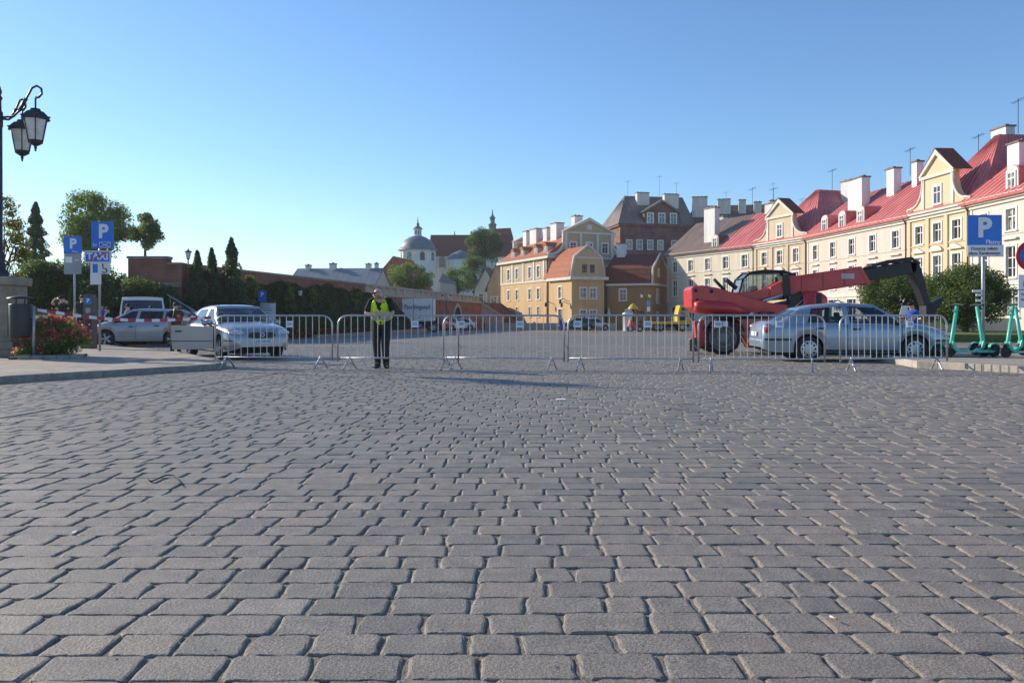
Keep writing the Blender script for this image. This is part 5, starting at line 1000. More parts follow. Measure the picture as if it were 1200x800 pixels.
MB().box(q_(858,0)[0],q_(960,0)[0],-1.035,-1.015,q_(0,390.5)[1],q_(0,389.5)[1]).build('tank_seam',pm('seam_pale',(.5,.3,.22),.6),t)
fd = MB(); arc = [(q_(838,0)[0]+.62*math.cos(R(a)),.54+.66*math.sin(R(a))) for a in range(20,161,14)]; fd.ext(arc+[(x*1.0,z-.05) for x,z in arc[::-1]],-1.15,-.6); fd.build('fender',bk,t)
def big_wheel(x,y,sd,rz=0):
    w_ = tyre_mesh(.5,.42).build('wheel',M['rubber'],t); w_.location = (x,y,.5); w_.rotation_euler = (0,0,rz)
    lg_ = MB()
    for i in range(18):
        a = 2*math.pi*i/18
        for s2 in (-1,1): lg_.add([((.5+e)*math.cos(a+o_),s2*yy,(.5+e)*math.sin(a+o_)) for e,o_,yy in ((-.01,0,.02),(-.01,.1,.02),(-.015,.22,.2),(-.015,.12,.2),(.02,0,.02),(.02,.1,.02),(.012,.22,.2),(.012,.12,.2))],[(4,5,6,7),(0,1,5,4),(1,2,6,5),(2,3,7,6),(3,0,4,7)])
    lg_.build('tread',M['rubber'],w_)
    MB().lathe([(.33,sd*.2),(.3,sd*.14),(.22,sd*.1),(.2,sd*.16),(.1,sd*.2),(0,sd*.2)],20,ax='y').build('rim',pm('dusty_rim',(.2,.2,.2),.6,.3,var=.3),w_); MB().lathe([(.4,sd*.215),(.36,sd*.22),(.33,sd*.2)],22,ax='y').build('sidewall',pm('dusty_rubber',(.17,.15,.125),.9,var=.3),w_)
wx0 = q_(838,0)[0]
for x,rz in ((wx0,R(-14)),(wx0+2.75,R(10))):
    big_wheel(x,-.92,-1,rz); big_wheel(x+.1,.92,1,rz)
MB().ext(tp_([(806,376),(817,374),(819,400),(812,408),(801,408),(801,396),(808,394)]),-.9,-.7).build('stabiliser',red,t,bev=.02); MB().box(q_(800,0)[0],q_(811,0)[0],-1.0,-.6,q_(0,410)[1],q_(0,397)[1]).build('stabiliser_foot',pm('dirty_steel',(.09,.085,.08),.7,.3,var=.3),t)
MB().box(q_(835,0)[0],q_(841,0)[0],-1.2,-1.19,q_(0,382)[1],q_(0,376)[1]).build('number_plate',M['white_sign'],t)
for xx,yy in ((810,341),(812,352),(828,342)): MB().lathe([(0,-.66),(.05,-.655),(.06,-.62)],8,(q_(xx,0)[0],0,q_(0,yy)[1]),'y').build('pivot_bolt',bk,t)
MB().tube([(q_(858,0)[0],-.36,q_(0,364)[1]),(q_(888,0)[0],-.36,q_(0,354)[1])],.085,10).build('lift_cylinder',bk,t); MB().tube([(q_(888,0)[0],-.36,q_(0,354)[1]),(q_(912,0)[0],-.36,q_(0,346)[1])],.05,10).build('piston_rod',M['hub'],t)
for xx in (935,960,985): MB().box(q_(xx,0)[0]-.012,q_(xx,0)[0]+.012,-.306,-.3,q_(0,343.5-(xx-935)*.16)[1],q_(0,324-(xx-935)*.15)[1]).build('boom_weld',pm('dull_red',(.3,.03,.03),.6),t)
wp = MB(); 
for i in range(6): x = q_(826+i*9,0)[0]; wp.ext([(x,q_(0,369.5)[1]),(x+.1,q_(0,369.5)[1]),(x+.16,q_(0,366.5)[1]),(x+.06,q_(0,366.5)[1])],-.556,-.552)
wp.build('warning_stripes',M['white_sign'],t,kind='stuff')
MB().box(q_(1000,0)[0]-.5,q_(1000,0)[0]-.1,-.308,-.301,q_(0,327)[1],q_(0,321)[1]).build('boom_decal',pm('decal_pale',(.5,.45,.43),.5),t)
for z in (385,393,401): MB().box(q_(866,0)[0],q_(880,0)[0],-1.1,-1.02,q_(0,z)[1]-.015,q_(0,z)[1]+.015).build('access_step',bk,t)
MB().tube([(q_(946,0)[0],-.9,q_(0,372)[1]),(q_(946,0)[0],-.95,q_(0,348)[1])],.015,6).build('mirror_stalk',bk,t); MB().box(q_(942,0)[0],q_(949,0)[0],-.98,-.93,q_(0,356)[1],q_(0,345)[1]).build('mirror',bk,t,bev=.01)
text('MT 1840',.14,M['ink'],t,(q_(891,0)[0],-.565,q_(0,367.3)[1]),bold=.004)
rl = MB(); rl.tube([(q_(911,0)[0],-.62,q_(0,371)[1]),(q_(938,0)[0],-.62,q_(0,347)[1])],.014,6).tube([(q_(916,0)[0],-.62,q_(0,371)[1]),(q_(940,0)[0],-.62,q_(0,350)[1])],.014,6); rl.build('grab_rail',pm('pale_rail',(.6,.4,.3),.5),t)
MB().lathe([(.06,0),(.06,.1),(0,.13)],10,(q_(1003,0)[0]-2.6,.8,q_(0,316)[1])).build('beacon',pm('amber',(.7,.2,.02),.3),t)
# ------------------------------------------------------------------ lorry with white container
d = 76; gz = g(d); k2 = d/F; t = thing('lorry','white box lorry parked before the brick wall arch','lorry',(px(484,d),d,gz)); x0,x1 = -24*k2,23.5*k2; zb = pz(376,d)-gz; zt = pz(350,d)-gz
MB().box(x0,x1,0,2.5,zb,zt).build('box_body',M['white'],t,bev=.03)
for x in (x0,0.0,x1-.06): MB().box(x,x+.06,-.02,0,zb,zt).build('panel_joint',M['grey_sign'],t)
MB().box(x0,x1,-.03,0,zb-.06,zb+.05).build('lower_rail',M['greypole'],t); MB().box(x0-2,x1,.2,2.3,.5,zb-.06).build('chassis',M['under'],t)
MB().ext([(x0-2.1,.5),(x0-2.1,1.5),(x0-1.8,2.5),(x0-.2,2.6),(x0-.2,.5)],.1,2.4).build('cab',paint('blue_cab',(.05,.1,.3),0,.4),t,bev=.05)
for x in (x0-1.2,x0+2.6,x0+3.9):
    for y,sd in ((.25,-1),(2.25,1)): wheel(t,x,y,.48,.3,sd,6)
text('H',.8,M['blueink'],t,(-1.28,-.03,zb+1.4),bold=.03); MB().box(-1.55,-1.0,-.032,-.002,zb+.82,zb+.88).build('logo_bar',M['blueink'],t)
text('Fjordingstad',.58,M['blueink'],t,(.4,-.03,zb+1.32),bold=.006,sx=.86)
for x in (-1.9,-1.0,-.7,.5): MB().box(x,x+.14,-.03,-.002,zb+.25,zb+.36).build('small_mark',M['blueink'],t)
kb = MB(); kb.box(px(494,78),px(535,78),78,78.3,g(78)-.1,g(78)+.1); tag(kb.build('kerb_line', M['kerblight']), kind='structure')
# ------------------------------------------------------------------ yellow flatbed, red lift, kiosk, banner
yel = pm('yellow_machine_paint',(.62,.42,.03),.45,var=.15)
d = 84; gz = g(d); k3 = d/F; t = thing('flatbed_truck','yellow flatbed recovery truck before the cream end house','truck',(px(786,d),d,gz))
MB().box(-22*k3,24*k3,0,2.2,.75,1.0).build('deck',yel,t,bev=.02); MB().box(-21*k3,22*k3,.2,2.0,.45,.75).build('chassis',M['under'],t)
MB().ext([(8*k3,1.0),(8*k3,1.7),(11*k3,2.75),(22*k3,2.8),(23*k3,1.0)],.1,2.1).build('cab',yel,t,bev=.05); MB().ext([(12*k3,1.75),(13.2*k3,2.5),(20*k3,2.5),(20*k3,1.75)],.07,.12).build('cab_window',M['glass'],t)
MB().box(9*k3,18*k3,.05,.1,1.15,1.55).build('vent',M['plastic'],t); MB().box(20*k3,24*k3,.3,1.9,.9,2.2).build('grille',M['plastic'],t)
for x in (-16*k3,-12*k3,14*k3):
    for y,sd in ((.2,-1),(2.0,1)): wheel(t,x,y,.44,.28,sd,6)
d = 80; gz = g(d); k3 = d/F; t = thing('scissor_lift','small red wheeled work platform under a yellow dome','machine',(px(744,d),d,gz)); rp = pm('light_red_paint',(.62,.1,.08),.45,var=.12)
MB().ext([(-7*k3,.25),(-7*k3,.75),(-5.5*k3,1.25),(-3*k3,1.1),(3*k3,.55),(5*k3,.5),(5*k3,.2)],0,.9).build('body',rp,t,bev=.03)
for x in (-5*k3,6*k3): wheel(t,x,.05,.3,.2,-1,6); wheel(t,x,.85,.3,.2,1,6)
MB().tube([(-1*k3,.4,.8),(-1*k3,.4,pz(362,d)-gz)],.08,8).build('mast',M['black'],t); MB().lathe([(.0,pz(362.5,d)-gz),(.55,pz(362.3,d)-gz),(.5,pz(361,d)-gz),(.25,pz(357,d)-gz),(0,pz(355.5,d)-gz)],14,(-1.5*k3,.4,0)).build('dome',yel,t)
fr_ = MB()
for x in (4*k3,8*k3,11*k3): fr_.tube([(x,.4,.3),(x,.4,pz(364,d)-gz)],.05,6)
for z in (1.0,1.6,2.0): fr_.tube([(4*k3,.4,z),(11*k3,.4,z)],.04,6)
fr_.build('rack',M['black'],t)
d = 86; t = thing('kiosk','white cylindrical kiosk behind the red work platform','kiosk',(px(736,d),d+.5,g(d))); MB().lathe([(.5,0),(.5,1.75),(.56,1.8),(.56,1.9),(.2,2.1),(0,2.15)],16).build('drum',M['white'],t); MB().box(-.35,.35,-.54,-.5,1.95,2.4).build('header',paint('pale_blue_board',(.3,.45,.65),0,.5),t)
d = 87; t = thing('banner','blue and white advertising banner on a post','banner',(px(760,d),d,g(d))); MB().box(-.18,.18,-.03,.0,pz(365,d)-g(d),pz(352,d)-g(d)).build('flag',paint('sky_blue_banner',(.08,.32,.68),0,.6),t); MB().box(-.18,.18,-.034,-.031,pz(365,d)-g(d),pz(359.5,d)-g(d)).build('white_band',M['white_sign'],t); MB().tube([(0,.03,0),(0,.03,pz(351,d)-g(d))],.03,6).build('post',M['black'],t)
# ------------------------------------------------------------------ scooters
teal = pm('mint_scooter_paint',(.06,.5,.36),.4,var=.1,coat=.4)
def scooter(label, x, rz, d=18.7, lean=0):
    t = thing('kick_scooter',label,'scooter',(px(x,d),d,.12),rz,'mint rental scooters on the corner'); t.rotation_euler = (lean,0,rz); t.scale = (1.08,1.08,1.1)     # nose along +x
    MB().ext([(-.52,.12),(-.42,.15),(.25,.12),(.38,.2),(.42,.34),(.46,.34),(.46,.2),(.34,.09),(-.45,.09)],-.085,.085).build('deck',teal,t,bev=.012)
    MB().tube([(.48,0,.13),(.44,0,.34),(.32,0,1.08)],[.03,.042,.036],10).build('stem',teal,t); MB().tube([(.32,-.24,1.1),(.31,0,1.12),(.32,.24,1.1)],.018,8).build('handlebar',M['plastic'],t)
    for y in (-.22,.22): MB().tube([(.32,y-.05,1.1),(.32,y+.05,1.1)],.024,8).build('grip',M['rubber'],t)
    for xx in (.49,-.52):
        w_ = MB().lathe([(.06,-.03),(.1,-.035),(.13,-.02),(.135,0),(.13,.02),(.1,.035),(.06,.03)],20,ax='y').build('wheel',M['rubber'],t); w_.location = (xx,0,.135); MB().lathe([(0,-.04),(.06,-.035),(.06,.035),(0,.04)],14,ax='y').build('rim',M['plastic'],w_)
        MB().ext([(xx-.15,.13)]+[(xx-.155*math.cos(R(a)),.14+.155*math.sin(R(a))) for a in range(10,150,20)]+[(xx+.11,.21)]+[(xx-.14*math.cos(R(a)),.14+.14*math.sin(R(a))) for a in range(130,0,-20)],-.045,.045).build('mudguard',teal if xx<0 else M['plastic'],t)
    MB().tube([(-.05,.09,.11),(-.12,.2,0)],.012,6).build('kickstand',M['plastic'],t); MB().lathe([(0,.0),(.03,.005),(.03,.04)],8,(.36,0,.98),'x').build('lamp',M['lens'],t)
    return t
scooter('mint green rental scooter nearest the end barrier, handlebar upright',1138,R(184),18.6); scooter('mint green rental scooter in front of the parking sign post',1127,R(-4),18.9); scooter('mint green rental scooter with stem crossing its neighbour under the no stopping sign',1203,R(188),18.4); scooter('mint green rental scooter half hidden under the no stopping sign',1172,R(-6),19.4)
# ------------------------------------------------------------------ people
def skin_mesh(name, nodes_, edges_, mat, sub=2):
    me = bpy.data.meshes.new(name); names = list(nodes_); me.from_pydata([nodes_[n][0] for n in names],[],[(names.index(a),names.index(b)) for a,b in edges_])
    o = bpy.data.objects.new(name,me); C.objects.link(o); o.modifiers.new('s','SKIN').use_smooth_shade = True; m2 = o.modifiers.new('u','SUBSURF'); m2.levels = sub; m2.render_levels = sub
    sv = me.skin_vertices[0].data
    for i,n in enumerate(names): rr_ = nodes_[n][1]; sv[i].radius = rr_ if isinstance(rr_,tuple) else (rr_,rr_)
    sv[0].use_root = True
    bpy.context.view_layer.update(); dg = bpy.context.evaluated_depsgraph_get(); out = bpy.data.meshes.new_from_object(o.evaluated_get(dg)); bpy.data.objects.remove(o); out.materials.clear(); out.materials.append(mat)
    out.polygons.foreach_set('use_smooth',[True]*len(out.polygons)); out.update(); return out
TS = cloth('black_cloth',(.014,.014,.016)); DK = cloth('dark_trousers',(.02,.02,.023)); HAIR = pm('dark_hair',(.02,.015,.012),.7,var=.3)
def person(label, loc, rz, J=None, shirt=TS, trousers=DK, hair=HAIR, h=1.75, sleeve=.55, cap=None, bald=False, name='person', shorts=False, shoes=None):
    j = dict(pelvis=(0,0,.95),spine=(0,.0,1.12),chest=(0,0,1.32),neck=(0,.01,1.48),head=(0,-.02,1.6),crown=(0,-.01,1.7))
    for s,sd in (('L',1),('R',-1)): j.update({'hip'+s:(.09*sd,0,.9),'knee'+s:(.1*sd,-.02,.5),'ankle'+s:(.11*sd,.03,.09),'toe'+s:(.13*sd,-.13,.045),'sh'+s:(.19*sd,.0,1.42),'elb'+s:(.25*sd,.03,1.15),'wri'+s:(.26*sd,-.08,.92),'hand'+s:(.26*sd,-.1,.84)})
    j.update(J or {}); k = h/1.79; j = {a:V(b)*k for a,b in j.items()}
    t = thing(name,label,'person',loc,rz)
    rad = dict(pelvis=(.16,.125),spine=(.15,.12),chest=(.175,.125),neck=.06,head=(.085,.1),crown=(.068,.078))
    if bald: rad.update(pelvis=(.185,.15),spine=(.19,.16),chest=(.205,.15),neck=.066)
    for s in 'LR': rad.update({'hip'+s:.1,'knee'+s:.068,'ankle'+s:.048,'toe'+s:.022,'sh'+s:.064,'elb'+s:.043,'wri'+s:.03,'hand'+s:(.022,.038)})
    E_ = [('pelvis','spine'),('spine','chest'),('chest','neck'),('neck','head'),('head','crown')]; nod = {a:(j[a],tuple(q*k for q in rad[a]) if isinstance(rad[a],tuple) else rad[a]*k) for a in ('pelvis','spine','chest','neck','head','crown')}
    for s in 'LR':
        for a in ('hip','knee','ankle','toe','sh','elb','wri','hand'): nod[a+s] = (j[a+s],tuple(q*k for q in rad[a+s]) if isinstance(rad[a+s],tuple) else rad[a+s]*k)
        E_ += [('pelvis','hip'+s),('hip'+s,'knee'+s),('knee'+s,'ankle'+s),('ankle'+s,'toe'+s),('chest','sh'+s),('sh'+s,'elb'+s),('elb'+s,'wri'+s),('wri'+s,'hand'+s)]
        dv = (j['hand'+s]-j['wri'+s]).normalized(); sdv = dv.cross(V((0,1,0)) if abs(dv.y)<.7 else V((0,0,1))).normalized(); dn = dv.cross(sdv)
        for i in range(4):
            of = (i-1.5)*.019; ln = (.06,.072,.068,.05)[i]; b_ = j['hand'+s]+sdv*of*k+dv*.035*k; m_ = b_+dv*ln*.55*k; e_ = m_+(dv*.7+dn*.6)*ln*.55*k
            nod[f'f{i}{s}a'] = (b_,.0095*k); nod[f'f{i}{s}b'] = (m_,.0085*k); nod[f'f{i}{s}c'] = (e_,.007*k); E_ += [('hand'+s,f'f{i}{s}a'),(f'f{i}{s}a',f'f{i}{s}b'),(f'f{i}{s}b',f'f{i}{s}c')]
        b_ = j['wri'+s].lerp(j['hand'+s],.6)+sdv*-.035*k; nod['t'+s+'a'] = (b_,.012*k); nod['t'+s+'b'] = (b_+(dv*.6-sdv*.6)*.04*k,.009*k); E_ += [('wri'+s,'t'+s+'a'),('t'+s+'a','t'+s+'b')]
    body = inst('body',skin_mesh('body',nod,E_,M['skin'],2 if bald else 1),t)
    hd = j['head']; fwd = (V((0,-1,0)) if 'face' not in (J or {}) else V(J['face'])).normalized(); upv = (j['crown']-j['neck']).normalized(); sid = fwd.cross(upv).normalized()
    f = MB(); f.ball(hd+fwd*.098*k-upv*.005*k,.018*k,8,6)
    for s in (-1,1): f.ball(hd+sid*s*.083*k+upv*.0*k,(.015*k,.02*k,.03*k),8,6)
    f.build('nose_and_ears',M['skin'],body,kind='stuff')
    ey = MB()
    for s in (-1,1): ey.ball(hd+fwd*.085*k+sid*s*.032*k+upv*.03*k,.011*k,7,5)
    ey.build('eyes',M['ink'],body,kind='stuff'); MB().tube([hd+fwd*.088*k-upv*.045*k+sid*x for x in (-.025*k,0,.025*k)],.005*k,5).build('mouth',pm('lips',(.35,.12,.1),.6),body)
    segs = [(a,b) for a,b in E_ if not a[0] in 'ft' and not b[0] in 'ft' or b[:3]=='toe']; torso = {('pelvis','spine'),('spine','chest')}
    def garment(nm, test, off, mat, parent=t, post=None):
        bm = bmesh.new(); bm.from_mesh(body.data); bm.normal_update(); kill = []
        for f in bm.faces:
            c_ = f.calc_center_median(); best = None
            for a,b in segs:
                pa,pb = j[a],j[b]; dv = pb-pa; tt = max(0,min(1,(c_-pa).dot(dv)/dv.length_squared)); q = (c_-pa-dv*tt).length-.5*(rad[a] if not isinstance(rad[a],tuple) else rad[a][0])*k
                if best is None or q < best[0]: best = (q,a,b,tt)
            if not test(best[1],best[2],best[3],c_): kill.append(f)
        nr = {v:v.normal.copy() for v in bm.verts}
        for v in bm.verts: v.co += nr[v]*off
        bmesh.ops.delete(bm,geom=kill,context='FACES'); me = bpy.data.meshes.new(nm); bm.to_mesh(me); bm.free(); me.materials.clear(); me.materials.append(mat)
        o = inst(nm,me,parent); so = o.modifiers.new('t','SOLIDIFY'); so.thickness = .006; so.offset = -1; return o
    inst.garment = garment
    def is_shirt(a,b,tt,c_): return (a,b) in torso and c_.z > j['pelvis'].z-.06*k or a=='chest' and b[:2]=='sh' or (a[:2]=='sh' and tt<sleeve) or (a=='chest' and b=='neck' and tt<.8)
    def is_trs(a,b,tt,c_): return (a=='pelvis' and (b[:3]=='hip' or tt<.3)) or a[:3]=='hip' or (a[:4]=='knee' and (not shorts or tt<.1))
    garment('shirt',is_shirt,.016*k,shirt); garment('trousers',is_trs,.02*k,trousers)
    for s in 'LR':
        a_,b_ = j['ankle'+s],j['toe'+s]; heel = a_+(a_-b_)*.25; heel.z = .04*k; inst('shoe',skin_mesh('shoe',{'h':(heel,(.055*k,.055*k)),'m':(V((a_.x,a_.y,.06*k)),.068*k),'t':(V((b_.x,b_.y,.042*k)),(.06*k,.05*k))},[('h','m'),('m','t')],shoes or M['plastic'],1),t)
    c_ = hd+upv*.045*k-fwd*.012*k
    if cap: MB().ball(c_+upv*.03*k,(.096*k,.106*k,.07*k),12,8).ball(hd+fwd*.12*k+upv*.055*k,(.07*k,.07*k,.012*k),10,5).build('cap',cap,body)
    elif not bald:
        hm = MB(); hm.ball(c_+upv*.012*k-fwd*.014*k,(.093*k,.1*k,.088*k),12,8); hm.build('hair',hair,body)
    return t, j, k
# man leaning on the barrier
d = 16.42
J = dict(pelvis=(0,.17,.93),spine=(0,.12,1.1),chest=(.0,-.0,1.27),neck=(0,-.07,1.41),head=(-.04,-.12,1.52),crown=(-.05,-.12,1.63),face=(-.75,-.6,-.12),hipL=(.1,.17,.89),hipR=(-.1,.17,.89),kneeL=(.08,.08,.5),kneeR=(-.12,.19,.5),ankleL=(.07,.24,.09),ankleR=(-.1,.26,.09),toeL=(.12,.08,.045),toeR=(-.15,.1,.045),
  shL=(.19,-.03,1.375),shR=(-.2,-.02,1.365),elbL=(.27,-.12,1.115),elbR=(-.285,-.1,1.11),wriL=(.09,-.21,1.125),wriR=(-.09,-.2,1.12),handL=(.0,-.23,1.13),handR=(.0,-.19,1.115))
t, j, k = person('bald man in black clothes and yellow vest leaning on barrier','' or (px(446,d),d+.02,g(d)),0,J,h=1.82,bald=True,sleeve=.8)
hiv = pm('hi_vis_yellow',(.62,.86,.02),.65,var=.12,scale=8,bump=.3); refl = pm('reflective_band',(.42,.45,.42),.35,.3,var=.15)
def is_vest(a,b,tt,c_):
    if not ((a,b) in {('pelvis','spine'),('spine','chest')} or a=='chest' and b[:2]=='sh' and tt<.75 or (a=='chest' and b=='neck' and tt<.5)) or c_.z < j['pelvis'].z-.02: return False
    return not (c_.y < j['spine'].y-.05 and abs(c_.x+.01) < .014+max(0,c_.z-1.05*k)*.15)
vo = inst.garment('safety_vest',is_vest,.034*k,hiv,t); vo.data.materials.append(refl)
for p_ in vo.data.polygons:
    if .985*k < p_.center.z < 1.04*k: p_.material_index = 1
hd = j['head']; fwd = V(J['face']).normalized(); upv = (j['crown']-j['neck']).normalized(); sid = fwd.cross(upv).normalized(); gl_ = MB()
for s in (-1,1): gl_.ball(hd+fwd*.095*k+sid*s*.036*k+upv*.03*k,(.03*k,.03*k,.022*k),8,6); gl_.tube([hd+fwd*.09*k+sid*s*.06*k+upv*.035*k,hd+sid*s*.092*k+upv*.035*k-fwd*.02*k],.005*k,5)
gl_.build('sunglasses',M['ink'],t,kind='stuff')
# others
SH = dict(white=cloth('pale_shirt',(.5,.5,.52)),blue=cloth('blue_shirt',(.02,.08,.4)),grey=cloth('grey_shirt',(.3,.31,.33)),dkblue=cloth('dark_blue_overall',(.02,.05,.28)),khaki=cloth('khaki_shorts',(.09,.08,.06)),sky=cloth('bright_blue_shirt',(.03,.12,.5)),dark=cloth('charcoal_top',(.03,.03,.034)))
d = 23.2; person('man in royal blue shirt and dark cap behind the blue saloon bonnet',(px(1069,d),d,g(d)),R(-70),dict(elbR=(-.2,-.2,1.2),wriR=(-.12,-.35,1.2),handR=(-.1,-.42,1.22),elbL=(.22,-.16,1.17),wriL=(.1,-.32,1.12),handL=(.06,-.4,1.13),head=(0,-.06,1.58),crown=(0,-.07,1.69)),shirt=SH['blue'],cap=TS,h=1.62)
pp = MB().box(-.11,.11,-.004,.004,-.15,.15).build('paper_sheet',M['white_sign']); pp.location = at(1059,364,d-.1); pp.rotation_euler = (R(20),0,R(15)); tag(pp,'white paper sheet held by man in royal blue shirt','paper')
d = 28.6; person('man in black t-shirt and shorts raising a camera by flower bed',(px(73,d),d,.1),R(-25),dict(elbR=(-.32,-.18,1.42),wriR=(-.1,-.24,1.6),handR=(-.05,-.2,1.62),elbL=(.42,-.1,1.5),wriL=(.14,-.24,1.6),handL=(.06,-.22,1.62)),cap=TS,trousers=SH['khaki'],shorts=True)
cm = MB().box(-.06,.06,-.04,.04,-.035,.035).lathe([(.03,-.08),(.03,-.04)],10,ax='y').build('camera_body',M['ink']); cm.location = (px(72,28.4),28.36,1.69); tag(cm,'black camera held up by man in black t-shirt','camera')
person('person in dark clothes half hidden beside the parking meter',(px(97,26),26,.1),R(30),shirt=SH['dark'],h=1.72)
person('man in bright blue shirt standing behind the parking meter',(px(119,34.5),34.5,g(34)),R(60),shirt=SH['sky'],h=1.82); person('woman in black top between parking sign and silver hatchback',(px(126,33.6),33.6,g(34)),R(-50),h=1.66)
person('man in pale grey shirt before the white minibus',(px(150,33.7),33.7,g(34)),R(-80),shirt=SH['grey'],h=1.8); person('person with dark hair seen over the silver hatchback roof',(px(177,33.6),33.6,g(34)),R(20),shirt=SH['dark'],h=1.7); person('short dark haired person right of the white minibus tail',(px(196,35),35,g(35)),R(-20),shirt=SH['dark'],h=1.55)
d = 23.6; person('person in black standing behind the open car door',(px(206,d),d,g(d)),R(40),h=1.6)
d = 88; person('person in dark blue overalls walking across the far square',(px(657,d),d,g(d)),R(160),dict(kneeL=(.1,-.12,.5),ankleL=(.11,-.2,.1),toeL=(.12,-.35,.05),kneeR=(-.1,.05,.5),ankleR=(-.11,.2,.12),toeR=(-.12,.06,.05)),shirt=SH['dkblue'],trousers=SH['dkblue'],h=1.75)
d = 98; person('person in dark clothes by the white car near stair wall',(px(558,d),d,g(d)),R(60),h=1.75); person('person in green grey top standing by the stair wall',(px(567,d),d,g(d)),R(-60),shirt=cloth('sage_top',(.2,.24,.17)),h=1.75)
# ------------------------------------------------------------------ plants
LG = leaf_mat('mid_green_leaves',(.075,.125,.034),(.15,.225,.058),(.22,.28,.08)); LD = leaf_mat('dark_green_leaves',(.04,.075,.03),(.09,.15,.05),(.15,.2,.075)); LC = leaf_mat('clipped_leaves',(.05,.09,.022),(.11,.17,.04),(.2,.24,.07),trans=.35); LA = leaf_mat('yellowing_leaves',(.09,.1,.025),(.16,.17,.05),(.3,.2,.06)); LB = leaf_mat('blue_green_needles',(.045,.08,.045),(.095,.15,.085),(.13,.18,.1)); LI = leaf_mat('ivy_leaves',(0.0297,0.0567,0.0189),(0.0607,0.108,0.0297),(0.0945,0.135,0.0405)); LP = leaf_mat('pink_flowers',(.5,.09,.14),(.65,.2,.24),(.75,.4,.35)); LY = leaf_mat('sapling_leaves',(0.0945,0.135,0.0338),(0.203,0.243,0.0675),(0.297,0.257,0.081))
def bush(label, loc, rad, n, size, mat, k, seed, cat='bush', flowers=0, name='bush', cr=None, fsize=.058):
    t = thing(name,label,cat,loc); bl = clumps((0,0,rad[2]*.85),rad,k,cr or .34*min(rad),seed); P,dv = crown_pts(bl,n,seed,.4); P[:,2] = np.maximum(P[:,2],.02)
    inst('foliage',leaf_mesh('foliage',P,dv,size,mat,seed=seed),t)
    st_ = MB(); r_ = random.Random(seed)
    for i in range(9): b_ = bl[r_.randrange(len(bl))]; st_.tube([(r_.uniform(-.1,.1)*rad[0],0,-.02),(b_[0]*.5,b_[1]*.5,b_[2]*.6),b_[:3]],[.025,.018,.006],5)
    st_.build('stems',M['bark'],t,kind='stuff')
    if flowers:
        P,dv = crown_pts(bl,flowers*6,seed+1,.12); sel = P[:,2]+.25*np.abs(P[:,0])*0 > np.quantile(P[:,2],.5); P,dv = P[sel],dv[sel]; r2 = np.random.default_rng(seed); ctr = P[r2.choice(len(P),max(8,flowers//7))]; P = np.repeat(ctr,14,0)+r2.normal(0,.035,(len(ctr)*14,3)); dv = np.repeat(np.array([[0,-.4,1.]]),len(P),0)
        tag(inst('flowers',leaf_mesh('flowers',P,dv,fsize,LP,wr=.8,seed=seed,jit=1),t),kind='stuff')
    return t
d = 18.9; bush('leafy bush with pink flower heads spilling from bed by litter bin',(px(64,d),d,.09),(.82,.55,.54),7500,.055,LG,36,11,flowers=1300,name='flower_bush',cr=.24)
bush('small pink flowering bush beside the stone pedestal step',(px(35,18.3),18.2,.09),(.3,.3,.3),1600,.055,LG,12,12,flowers=240,name='flower_bush',cr=.14)
bush('low flowering bush behind the grey sign post',(px(89,27.5),27.5,.09),(.6,.5,.33),2200,.06,LG,16,13,flowers=260,name='flower_bush',cr=.2,fsize=.06)
bush('low red flowering bush in front of the low wall',(px(55,28.5),28.8,.09),(.9,.4,.35),2600,.06,LG,18,14,flowers=320,name='flower_bush',cr=.2,fsize=.06)
bed = MB(); bed.ext([(px(18,18),17.75),(px(97,18.4),18.05),(px(100,19.6),19.7),(px(20,19.5),19.6)],.0,.15,'z'); tag(bed.build('flower_bed', pm('bed_soil',(.05,.04,.03),.95,var=.4,scale=10,bump=.6)), kind='structure')
for i in range(5): a0 = V((px(20,17.7),17.7)).lerp(V((px(97,18.0),18.0)),i/5); b0 = V((px(20,17.7),17.7)).lerp(V((px(97,18.0),18.0)),(i+.96)/5); MB().ext([(a0.x,a0.y),(b0.x,b0.y),(b0.x,b0.y+.09),(a0.x,a0.y+.09)],.05,.2,'z').build('edging_stone',M['kerb'],bpy.data.objects['flower_bed'],bev=.01)
tree('small_tree','spindly small tree with yellowing leaves behind the stone pedestal',(px(4,20.5),20.5,.1),4.4,(.02,0,2.75),(.62,.5,1.75),2600,.085,LA,.035,30,21,cr=.26,shell=.7,limbs=16)
d = 62; tree('broadleaf_tree','large airy broadleaf tree above the dark shrubs',(px(108,d),d,2.6),9,(0,0,pz(262,d)-2.6),(3.1,2.4,3.0),14000,.22,LG,.2,44,22,cr=.95,limbs=12,shell=.5)
d = 66; tree('broadleaf_tree','smaller airy tree standing alone right of large one',(px(170,d),d,2.6),9,(0,0,pz(270,d)-2.6),(1.45,1.2,2.0),5200,.22,LG,.13,20,23,cr=.6,limbs=8,shell=.5)
d = 50; conifer('spruce_tree','dark spruce with drooping branches behind the hedge',(px(42,d),d,2.2),pz(237,d)-2.2,1.7,8000,.2,LB,24,droop=.35,layered=9)
